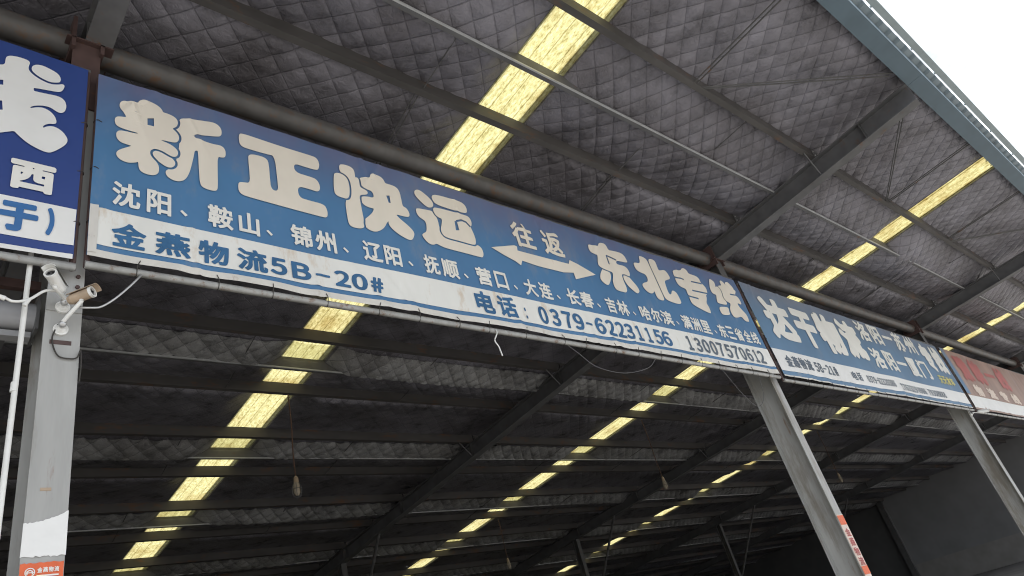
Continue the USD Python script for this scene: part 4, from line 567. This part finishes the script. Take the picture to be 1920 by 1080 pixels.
def flat(poly, off):
    ms = []
    for p in getattr(poly, 'geoms', [poly]):
        if p.area < 1e-6: continue
        v, f = trimesh.creation.triangulate_polygon(p, engine='earcut')
        v3 = np.column_stack([v, 0 * v[:, 0]])
        v3, f = trimesh.remesh.subdivide_to_size(v3, f, .03)
        ms.append(trimesh.Trimesh(lay(v3[:, :2], off), f[:, ::-1], process=False))
    return trimesh.util.concatenate(ms)
def glyph_poly(key):
    ps = []
    for rings in GLYPHS[key]:
        ps.append(Polygon(rings[0], [r for r in rings[1:]]).buffer(0))
    return unary_union(ps)
def place(key, x0, x1, z0, z1, em=False):
    """Fits a glyph's ink into x0..x1; vertically its em square into z0..z1 (or its ink with em=False)."""
    g_ = glyph_poly(key); a, b, c, d = g_.bounds
    if em: b, d = -24, 176
    sx, sz = (x1 - x0) / (c - a), (z1 - z0) / (d - b)
    return affinity.affine_transform(g_, [sx, 0, 0, sz, x0 - a * sx, z0 - b * sz])
def chaikin(p, n=2):
    for _ in range(n):
        q = np.roll(p, -1, 0); p = np.stack([.75 * p + .25 * q, .25 * p + .75 * q], 1).reshape(-1, 2)
    return p
def bubble(key, cut=.011):
    solids = []; holes = []; cuts_ = []
    for t, p in BUBBLE[key]:
        if t == 'p': solids.append(Polygon(chaikin(p)).buffer(0))
        elif t == 'h': holes.append(Polygon(p).buffer(0))
        else: cuts_.append(LineString(p).buffer(cut))
    out = []
    for s in solids:
        s = s.buffer(-.004).buffer(.010)
        for o in out: s = s.difference(o.buffer(.016))
        for h in holes + cuts_: s = s.difference(h)
        out.append(s)
    return out
def frame_and_ties(sign, x0, x1, zb, zt, seed):
    r = random.Random(seed)
    obj('frame_pipe', tube([(x0, .02, zb - .046), (x1, .02, zb - .046)], .024, 12), M['framepipe'], sign, smooth=40)
    obj('frame_pipe', tube([(x0, .03, zt + .01), (x1, .03, zt + .01)], .019, 10), M['steel_dark'], sign, smooth=40)
    for xe in (x0 + .012, x1 - .012):
        obj('frame_post', tube([(xe, .03, zb - .06), (xe, .03, zt)], .017, 8), M['redsteel'], sign, smooth=40)
    x = x0 + .28
    while x < x1 - .1:
        w = r.uniform(-.02, .02)
        loop = curve([(x, -.008 - float(wrinkle(x, zb)), zb + .022), (x + w, -.012, zb - .02), (x + w, .012, zb - .074), (x + w * 1.4, .05, zb - .04), (x + .01, .02, zb + .0)], 6)
        obj('tie_wire', tube(loop, .003, 5), M['wire'], sign)
        x += r.uniform(.33, .47)
    z = zb + .25
    while z < zt - .15:      # side lashings
        for xe, s in ((x0, 1), (x1, -1)):
            obj('tie_wire', tube(curve([(xe + s * .035, -.008, z), (xe + s * .01, -.012, z + .006), (xe - s * .006, .02, z + .01), (xe + s * .012, .052, z)], 6), .003, 5), M['wire'], sign)
        z += r.uniform(.3, .42)
def line(x0, z0, x1, z1): return lambda x: z0 + (z1 - z0) * (np.asarray(x, float) - x0) / (x1 - x0)

# -- main blue banner
S1 = thing('banner_sign', 'long faded blue banner with large cream characters, a two-headed arrow and a white phone strip', 'banner', (0, 0, 4.3))
top1, bot1 = line(0, 5.872, 7.95, 5.815), line(0, 4.348, 7.95, 4.336)
obj('banner_sheet', strip_sheet(.0, 7.93, bot1, top1, 0, nz=30), M['blue'], S1, smooth=True)
obj('white_band', strip_sheet(.002, 7.93, line(0, 4.432, 8, 4.432), line(0, 4.703, 8, 4.700), .004), M['band'], S1, smooth=True)
obj('hem_strip', strip_sheet(.002, 7.93, lambda x: bot1(x) - .004, line(0, 4.393, 8, 4.393), .004, nz=5), M['hem'], S1, smooth=True)
obj('edge_strip', strip_sheet(.0, .045, lambda x: bot1(x) + .02, line(0, 4.72, 8, 4.72), .008, nx=4), M['hem'], S1, smooth=True)
for nm in ('xin', 'zheng', 'kuai', 'yun', 'dong', 'bei', 'zhuan', 'xian'):
    ps = bubble(nm)
    obj('large_character', [flat(p, .008) for p in ps], M['cream'], S1)
obj('arrow', flat(Polygon(BUBBLE['arrow'][0][1]).buffer(0), .008), M['cream'], S1)
obj('small_lettering', [flat(place('b往', 3.63, 3.925, 5.345, 5.66), .008), flat(place('b返', 4.045, 4.335, 5.345, 5.66), .008)], M['cream'], S1)
row2 = [c for c in '沈阳、鞍山、锦州、辽阳、抚顺、营口、大连、长春、吉林、']
R2 =  [('沈', 0.112, 0.271), ('阳', 0.308, 0.454), ('、', 0.503, 0.552), ('鞍', 0.685, 0.851), ('山', 0.891, 1.037), ('、', 1.079, 1.138), ('锦', 1.269, 1.434), ('州', 1.46, 1.629), ('、', 1.678, 1.728), ('辽', 1.857, 2.025), ('阳', 2.049, 2.204), ('、', 2.26, 2.317), ('抚', 2.429, 2.581), ('顺', 2.609, 2.785), ('、', 2.832, 2.896), ('营', 2.986, 3.159), ('口', 3.203, 3.351), ('、', 3.416, 3.49), ('大', 3.564, 3.73), ('连', 3.765, 3.931), ('、', 3.983, 4.049), ('长', 4.14, 4.318), ('春', 4.334, 4.519), ('、', 4.568, 4.634), ('吉', 4.727, 4.882), ('林', 4.908, 5.095), ('、', 5.149, 5.223), ('哈', 5.297, 5.478), ('尔', 5.497, 5.664), ('滨', 5.684, 5.888), ('、', 5.94, 6.013), ('满', 6.076, 6.26), ('洲', 6.282, 6.461), ('里', 6.483, 6.679), ('、', 6.75, 6.821), ('东', 6.869, 7.04), ('三', 7.065, 7.228), ('省', 7.253, 7.434), ('全', 7.46, 7.62), ('线', 7.647, 7.824)]
for ch, x0, x1 in R2:
    if ch == '、': obj('city_lettering', flat(place('b、', x0 + .006, x0 + .05, 4.785, 4.83), .008), M['letter'], S1)
    else: obj('city_lettering', flat(place('b' + ch, x0, x1, 4.752, 4.942), .008), M['letter'], S1)
R3A =  [('金', 0.12, 0.309), ('燕', 0.361, 0.567), ('物', 0.616, 0.812), ('流', 0.864, 1.071), ('5', 1.089, 1.211), ('B', 1.246, 1.39), ('-', 1.426, 1.538), ('2', 1.577, 1.702), ('0', 1.715, 1.845), ('#', 1.873, 1.984)]
for ch, x0, x1 in R3A:
    z0, z1 = (4.458, 4.60) if ch not in '-' else (4.515, 4.535)
    if ch in '金燕物流': z0, z1 = 4.445, 4.625
    obj('unit_lettering', flat(place('d' + ch, x0, x1, z0, z1), .008), M['ink'], S1)
R3B =  [('电', 2.884, 3.109), ('话', 3.137, 3.375), ('：', 3.444, 3.524), ('0', 3.637, 3.772), ('3', 3.794, 3.934), ('7', 3.956, 4.101), ('9', 4.101, 4.262), ('-', 4.273, 4.391), ('6', 4.415, 4.574), ('2', 4.586, 4.737), ('2', 4.737, 4.892), ('3', 4.879, 5.038), ('1', 5.065, 5.174), ('1', 5.23, 5.336), ('5', 5.37, 5.529), ('6', 5.515, 5.693), ('1', 5.986, 6.097), ('3', 6.146, 6.294), ('0', 6.3, 6.452), ('0', 6.462, 6.618), ('7', 6.625, 6.777), ('5', 6.795, 6.959), ('7', 6.966, 7.115), ('0', 7.123, 7.279), ('6', 7.287, 7.436), ('1', 7.464, 7.568), ('2', 7.576, 7.739)]
for j, (ch, x0, x1) in enumerate(R3B):
    z0, z1 = (4.455, 4.645)
    if ch in '电话': z0, z1 = 4.450, 4.672
    if ch == '-': z0, z1 = 4.535, 4.56
    if ch == '：': x0, x1, z0, z1 = x0 + .01, x0 + .05, 4.47, 4.59
    obj('phone_lettering', flat(place('d' + ch, x0 + .01, x1 - .01, z0, z1), .008), M['ink'] if j < 16 else M['inkgrey'], S1)
frame_and_ties(S1, -.0, 7.95, 4.345, 5.845, 1)

# -- dark blue banner on the left
S0 = thing('banner_sign', 'deep blue banner cut off by the left edge with a big white character', 'banner', (-4, 0, 4.3))
obj('banner_sheet', strip_sheet(-7.9, -.062, line(-8, 4.335, 0, 4.310), line(-8, 5.90, 0, 5.872), 0, nz=24), M['navy'], S0, smooth=True)
obj('white_band', strip_sheet(-7.9, -.066, line(-8, 4.395, 0, 4.395), line(-8, 4.64, 0, 4.655), .004), M['bandclean'], S0, smooth=True)
obj('hem_strip', strip_sheet(-7.9, -.066, line(-8, 4.328, 0, 4.303), line(-8, 4.350, 0, 4.335), .004, nz=4), M['bandclean'], S0, smooth=True)
obj('large_character', [flat(p, .008) for p in bubble('leftline')], M['bandclean'], S0)
obj('small_lettering', flat(place('b西', -.405, -.185, 4.715, 4.93), .008), M['letter'], S0)
obj('small_lettering', [flat(place('d于', -.425, -.245, 4.425, 4.62), .008), flat(place('d)', -.205, -.168, 4.435, 4.625), .008)], M['stripe'], S0)
frame_and_ties(S0, -7.92, -.045, 4.315, 5.872, 2)

# -- second blue banner
S2 = thing('banner_sign', 'greyer blue banner beyond the second column with bold white characters and a yellow corner note', 'banner', (8.05, 0, 4.3))
top2, bot2 = line(8, 5.83, 16, 5.745), line(8, 4.322, 16, 4.300)
obj('banner_sheet', strip_sheet(8.06, 15.94, bot2, top2, 0, nz=20), M['blue_b'], S2, smooth=True)
obj('white_band', strip_sheet(8.06, 15.94, line(8, 4.405, 16, 4.385), line(8, 4.742, 16, 4.625), .004), M['bandclean'], S2, smooth=True)
obj('hem_strip', strip_sheet(8.06, 15.94, lambda x: bot2(x) - .003, lambda x: bot2(x) + .018, .004, nz=3), M['hem'], S2, smooth=True)
for ch, x0, x1, z0, z1 in (('达', 8.36, 9.16, 4.93, 5.66), ('干', 9.24, 9.95, 4.92, 5.60), ('物', 10.02, 10.80, 4.90, 5.66), ('流', 10.86, 11.62, 4.91, 5.67)):
    obj('large_character', flat(place('h' + ch, x0, x1, z0, z1), .008), M['letter'], S2)
for k, ch in enumerate('洛阳一苏州'):
    x0 = 11.75 + k * .56
    obj('route_lettering', flat(place('m' + ch, x0, x0 + .47, 5.54 if ch == '一' else 5.35, 5.60 if ch == '一' else 5.76), .008), M['letter'], S2)
for k, ch in enumerate('洛阳一厦门'):
    x0 = 11.75 + k * .56
    obj('route_lettering', flat(place('m' + ch, x0, x0 + .47, 5.0 if ch == '一' else 4.81, 5.06 if ch == '一' else 5.22), .008), M['letter'], S2)
for k, ch in enumerate('专线'):
    obj('large_character', flat(place('h' + ch, 14.64 + k * .62, 15.18 + k * .62, 5.03, 5.68), .008), M['letter'], S2)
for k, ch in enumerate('天天发车'):
    obj('corner_lettering', flat(place('m' + ch, 14.80 + k * .22, 15.0 + k * .22, 4.76, 4.95), .008), M['yellow'], S2)
for k, ch in enumerate('金燕物流'):
    obj('unit_lettering', flat(place('d' + ch, 8.30 + k * .2, 8.48 + k * .2, 4.48, 4.66), .008), M['inkgrey'], S2)
for k, ch in enumerate('5B-21#'):
    z0, z1 = (4.55, 4.57) if ch == '-' else (4.48, 4.64)
    obj('unit_lettering', flat(place('d' + ch, 9.16 + k * .13, 9.265 + k * .13, z0, z1), .008), M['inkgrey'], S2)
for k, ch in enumerate('电话'):
    obj('phone_lettering', flat(place('d' + ch, 10.42 + k * .19, 10.59 + k * .19, 4.47, 4.62), .008), M['inkgrey'], S2)
for k, ch in enumerate('0379-62320386'):
    z0, z1 = (4.53, 4.545) if ch == '-' else (4.47, 4.60)
    obj('phone_lettering', flat(place('d' + ch, 10.98 + k * .088, 11.052 + k * .088, z0, z1), .008), M['inkgrey'], S2)
for k, ch in enumerate('17633198986 79308888'):
    if ch != ' ': obj('phone_lettering', flat(place('d' + ch, 12.3 + k * .115, 12.395 + k * .115, 4.43, 4.56), .008), M['inkgrey'], S2)
frame_and_ties(S2, 8.03, 15.96, 4.310, 5.78, 3)

# -- faded red banner
S3 = thing('banner_sign', 'sun-bleached red and pink banner at the right edge of the row', 'banner', (16.2, 0, 4.3))
top3, bot3 = line(16, 5.75, 24, 5.70), line(16, 4.287, 24, 4.27)
obj('banner_sheet', strip_sheet(16.16, 24.0, bot3, top3, 0, nz=16), M['red'], S3, smooth=True)
obj('blue_edge', strip_sheet(16.162, 16.42, lambda x: bot3(x) + .36, top3, .004, nx=5), M['blue_b'], S3, smooth=True)
obj('white_band', strip_sheet(16.16, 24.0, lambda x: bot3(x) + .04, lambda x: bot3(x) + .33, .004), M['bandclean'], S3, smooth=True)
for k, ch in enumerate('豫皖一线'):
    z0, z1 = (5.28, 5.37) if ch == '一' else (5.0, 5.64)
    obj('large_character', flat(place('h' + ch, 16.7 + k * 1.0, 17.5 + k * 1.0, z0, z1), .008), M['redink'], S3)
for k, ch in enumerate('物流专线'):
    obj('small_lettering', flat(place('h' + ch, 16.9 + k * 1.0, 17.5 + k * 1.0, 4.64, 4.92), .008), M['pinkpaper'], S3)
frame_and_ties(S3, 16.14, 24.02, 4.275, 5.73, 4)

# ================================================================ small things
def frame_axes(d):
    d = np.asarray(d, float); d /= np.linalg.norm(d); s = np.cross(d, [0, 0, 1.0]); s /= np.linalg.norm(s); return d, s, np.cross(s, d)
def cctv(label, lens, rear, base, body, r=.030, hood=True):
    t = thing('security_camera', label, 'security camera', base)
    lens, rear, base = map(lambda a: np.array(a, float), (lens, rear, base)); d, s, u = frame_axes(lens - rear)
    obj('housing', [cyl(rear - d * .02, rear, r * .7, r, 24), cyl(rear, lens - d * .012, r, r, 24)], body, t, smooth=35)
    ring = trimesh.creation.annulus(r_min=r * .78, r_max=r * 1.08, height=.014, sections=28)
    Tm = np.eye(4); Tm[:3, 0], Tm[:3, 1], Tm[:3, 2], Tm[:3, 3] = s, np.cross(d, s), d, lens - d * .004; ring.apply_transform(Tm)
    obj('front_ring', ring, M['white'], t)
    obj('front_glass', cyl(lens - d * .013, lens - d * .008, r * .80, r * .80, 24), M['glass'], t, smooth=35)
    for k, (a, b) in enumerate(((.0, -.35), (-.36, .28), (.36, .28))):
        c = lens - d * .007 + s * r * a + u * r * b
        obj('emitter', cyl(c, c + d * .005, r * .2, r * .16, 12), M['black'] if k else M['steel'], t)
    if hood:
        n = 15; ang = np.linspace(.12 * np.pi, .88 * np.pi, n); rr = r * 1.18; vs = []
        for q in (lens + d * .03, rear - d * .01):
            for rad in (rr, rr + .003):
                vs += [q + rad * (np.cos(a) * s + np.sin(a) * u) for a in ang]
        vs = np.array(vs); f = []
        for i in range(n - 1):
            for a, b in ((0, 2 * n), (n, 3 * n), (0, n), (2 * n, 3 * n)): f += [[a + i, a + i + 1, b + i + 1], [a + i, b + i + 1, b + i]]
        obj('sun_hood', (vs, np.array(f)), body, t)
    mid = rear * .6 + lens * .4 - u * r * .9
    obj('bracket_arm', tube(curve([base + [0, -.03, 0], base + [0, -.055, .02], mid - [0, 0, .01], mid], 6), .011, 10), M['white'], t, smooth=True)
    obj('ball_joint', trimesh.creation.icosphere(2, .02).apply_translation(base + np.array([0, -.045, .01])), M['galv'], t, smooth=True)
    obj('mount_plate', [cyl(base, base + [0, -.012, 0], .036, .036, 24), cyl(base + [0, -.012, 0], base + [0, -.032, 0], .03, .018, 24)], M['white'], t, smooth=35)
    return t
cctv('white bullet security camera aimed left, upper one on the near column', (-.176, -.10, 4.125), (-.108, .0, 4.10), (-.075, .10, 4.045), M['white'])
cctv('tan bullet security camera aimed right, lower one on the near column', (.024, -.10, 4.045), (-.052, -.02, 4.03), (-.075, .10, 3.905), M['tan'])
cctv('small white security camera under the banner joint at the third column', (16.12, -.18, 4.17), (16.0, -.04, 4.20), (15.95, .10, 4.20), M['white'])

def cable(name, label, cat, pts, r, m, n=14):
    p = path_for(name, None); pts = curve(pts, n); o = pts[0]
    ORIGIN[p] = o; x = UsdGeom.Xform.Define(stage, p); x.AddTranslateOp().Set(Gf.Vec3d(*map(float, o))); tag(x.GetPrim(), label, cat)
    obj('strand', tube(pts, r, 7), m, p, smooth=True); return p
ca = cable('cable', 'white cable looping left from the white security camera', 'cable', [(-.115, .0, 4.085), (-.18, -.02, 4.06), (-.245, -.02, 3.995), (-.31, -.02, 3.972), (-.37, -.02, 3.99), (-.6, .0, 4.03)], .0075, M['white'])
obj('connector', cyl((-.345, -.02, 3.982), (-.39, -.02, 3.997), .013, .011, 12), M['white'], ca, smooth=35)
obj('spare_plug', tube([(-.243, -.02, 3.998), (-.263, -.025, 3.95)], .010, 8), M['white'], ca)
cable('cable', 'grey cable rising from the tan security camera to the banner bottom', 'cable', [(-.03, -.01, 3.99), (.03, -.03, 3.985), (.085, -.02, 4.007), (.15, -.02, 4.07), (.216, -.02, 4.157), (.276, -.01, 4.25), (.30, .02, 4.30)], .0065, M['galv'])
cable('cable', 'dark wire looping down the near column below the tan camera', 'cable', [(-.09, .085, 3.93), (-.11, .09, 3.84), (-.08, .09, 3.745), (-.02, .09, 3.73), (.01, .085, 3.74), (.022, .08, 3.78), (.03, .085, 3.70), (.028, .09, 3.60)], .004, M['wire'])
cable('cable', 'thin wire hanging in a shallow loop under the middle of the long blue banner', 'cable', [(3.95, .03, 4.28), (4.06, .02, 4.198), (4.264, .02, 4.078), (4.652, .02, 4.05), (5.08, .02, 4.149), (5.30, .02, 4.29)], .003, M['steel'])
cable('cable', 'dark wire drooping under the banners beside the second column', 'cable', [(6.56, .02, 4.28), (6.76, .0, 3.95), (6.973, .0, 3.82), (7.23, .0, 3.96), (7.36, .0, 4.29)], .003, M['steel'])
cable('rope_end', 'frayed white rope end hanging below the arrow on the long banner', 'rope', [(3.05, .0, 4.30), (3.03, -.02, 4.25), (2.985, -.02, 4.175), (3.01, -.02, 4.12), (3.025, -.02, 4.035)], .006, M['white'])

cp = thing('conduit_pipe', 'thin white vertical pipe left of the near column', 'pipe', (-.255, .05, 0))
obj('pipe', tube([(-.255, .05, 0), (-.25, .05, 4.34)], .013, 12), M['white'], cp, smooth=40)
for z in (1.2, 2.4, 3.5): obj('coupling', cyl((-.255, .05, z), (-.254, .05, z + .05), .0165, .0165, 14), M['white'], cp, smooth=40)
dp = thing('hanger_rod', 'short dark rod slanting under the deep blue banner', 'rod', (-.34, .3, 4.2))
obj('rod', tube([(-.333, .3, 4.46), (-.352, .3, 4.25)], .012, 10), M['steel_dark'], dp, smooth=40)
obj('clip', cyl((-.333, .3, 4.455), (-.332, .3, 4.475), .018, .018, 12), M['steel_dark'], dp)

def pendant(label, x, y, ztop, zl):
    t = thing('pendant_lamp', label, 'lamp', (x, y, zl), group='caged lamps hanging inside the shed')
    obj('cord', tube(curve([(x, y, ztop), (x + .01, y, (ztop * 2 + zl) / 3), (x - .006, y, (ztop + 2 * zl) / 3), (x, y, zl + .11)], 8), .009, 6), M['rope'], t, smooth=True)
    obj('lamp_holder', [cyl((x, y, zl + .03), (x, y, zl + .10), .036, .030, 14), cyl((x, y, zl + .10), (x, y, zl + .125), .030, .010, 14)], M['tan'], t, smooth=35)
    prof = np.array([(0.001, -.15), (.028, -.14), (.045, -.10), (.045, -.03), (.034, .03)])
    b = trimesh.creation.revolve(prof, sections=18); b.apply_translation([x, y, zl]); obj('bulb', b, M['bulb'], t, smooth=True)
    for k in range(6):
        a = k * math.pi / 3; c, s = math.cos(a), math.sin(a)
        obj('cage_wire', tube(curve([(x + .035 * c, y + .035 * s, zl + .03), (x + .068 * c, y + .068 * s, zl - .05), (x + .055 * c, y + .055 * s, zl - .14), (x, y, zl - .18)], 5), .004, 5), M['steel'], t)
    h = trimesh.creation.torus(.066, .004, 20, 6); h.apply_translation([x, y, zl - .06]); obj('cage_ring', h, M['steel'], t)
pendant('caged lamp on a long brown cord beside the nearest skylight strip', 3.575, 4.89, 6.10, 4.76)
pendant('caged lamp on a cord beside the second skylight strip', 11.82, 4.98, 6.10, 4.68)
pendant('caged lamp hanging deep inside under the second skylight strip', 11.92, 10.46, 5.72, 4.60)
pendant('small caged lamp far in beside the third skylight strip', 20.2, 4.95, 6.10, 4.66)

pn = thing('paper_notice', 'torn white paper pasted round the near column above the orange sticker', 'paper', (-.065, .095, 2.7))
def wrapped(x0, x1, zl, zh, y, seed, ztop_curve=0., n=22):
    r = np.random.default_rng(seed); xs = np.linspace(x0, x1, n)
    top = zh + ztop_curve * ((xs - x0) / (x1 - x0)) ** 2 + .006 * (r.random(n) - .5); bot = zl + .008 * (r.random(n) - .5)
    v = []; k = 6
    for t in np.linspace(0, 1, k): v.append(np.stack([xs, y - .0015 * np.sin(9 * xs / .17 + 5 * t) - .001, bot + (top - bot) * t], 1))
    v = np.vstack(v); idx = np.arange(n * k).reshape(k, n); a, b, c, d = idx[:-1, :-1].ravel(), idx[:-1, 1:].ravel(), idx[1:, 1:].ravel(), idx[1:, :-1].ravel()
    f = np.vstack([np.stack([a, b, c], 1), np.stack([a, c, d], 1)]); back = v + [0, .0012, 0]
    return np.vstack([v, back]), np.vstack([f, f[:, ::-1] + len(v)])
obj('sheet', wrapped(-.153, .023, 2.715, 2.868, .097, 1, .055), M['paper'], pn, smooth=True)
st = thing('sticker', 'orange sticker with a white round emblem and lettering on the near column', 'sticker', (-.065, .095, 2.4))
obj('sheet', wrapped(-.150, .018, 2.30, 2.688, .0955, 2), M['orange'], st)
def onface(poly, y):
    ms = [trimesh.Trimesh(np.stack([v[:, 0], 0 * v[:, 0] + y, v[:, 1]], 1), f[:, ::-1], process=False) for v, f in (trimesh.creation.triangulate_polygon(p, engine='earcut') for p in getattr(poly, 'geoms', [poly]))]
    return trimesh.util.concatenate(ms)
from shapely.geometry import Point
em = Point(0, 0).buffer(1).difference(Point(0, 0).buffer(.80)); em = unary_union([em, LineString([(-.5, -.35), (-.5, .2), (0, .5), (.5, .2), (.5, -.35)]).buffer(.12), LineString([(-.7, -.05), (.7, -.05)]).buffer(.1)])
obj('emblem', onface(affinity.affine_transform(em, [.020, 0, 0, .020, -.111, 2.647]), .0915), M['letter'], st)
for k, ch in enumerate('金燕物流'):
    obj('lettering', onface(place('d' + ch, -.083 + k * .0215, -.064 + k * .0215, 2.643, 2.666), .0915), M['letter'], st)
obj('lettering', onface(Polygon([(-.085, 2.626), (0, 2.626), (0, 2.633), (-.085, 2.633)]), .0915), M['letter'], st)
s2 = thing('sticker', 'red and cream printed paper strip running down the second column', 'sticker', (7.935, .095, 1.9))
obj('sheet', wrapped(7.853, 8.017, 1.30, 2.52, .097, 3), M['pinkpaper'], s2)
for z0, z1 in ((2.40, 2.51), (1.84, 1.93), (1.32, 1.5)): obj('red_block', onface(Polygon([(7.856, z0), (8.014, z0), (8.014, z1), (7.856, z1)]), .0925), M['orange'], s2)
for k, ch in enumerate('金燕物流'):
    obj('lettering', onface(place('d' + ch, 7.875, 7.995, 2.265 - k * .11, 2.36 - k * .11), .0925), M['redink'], s2)
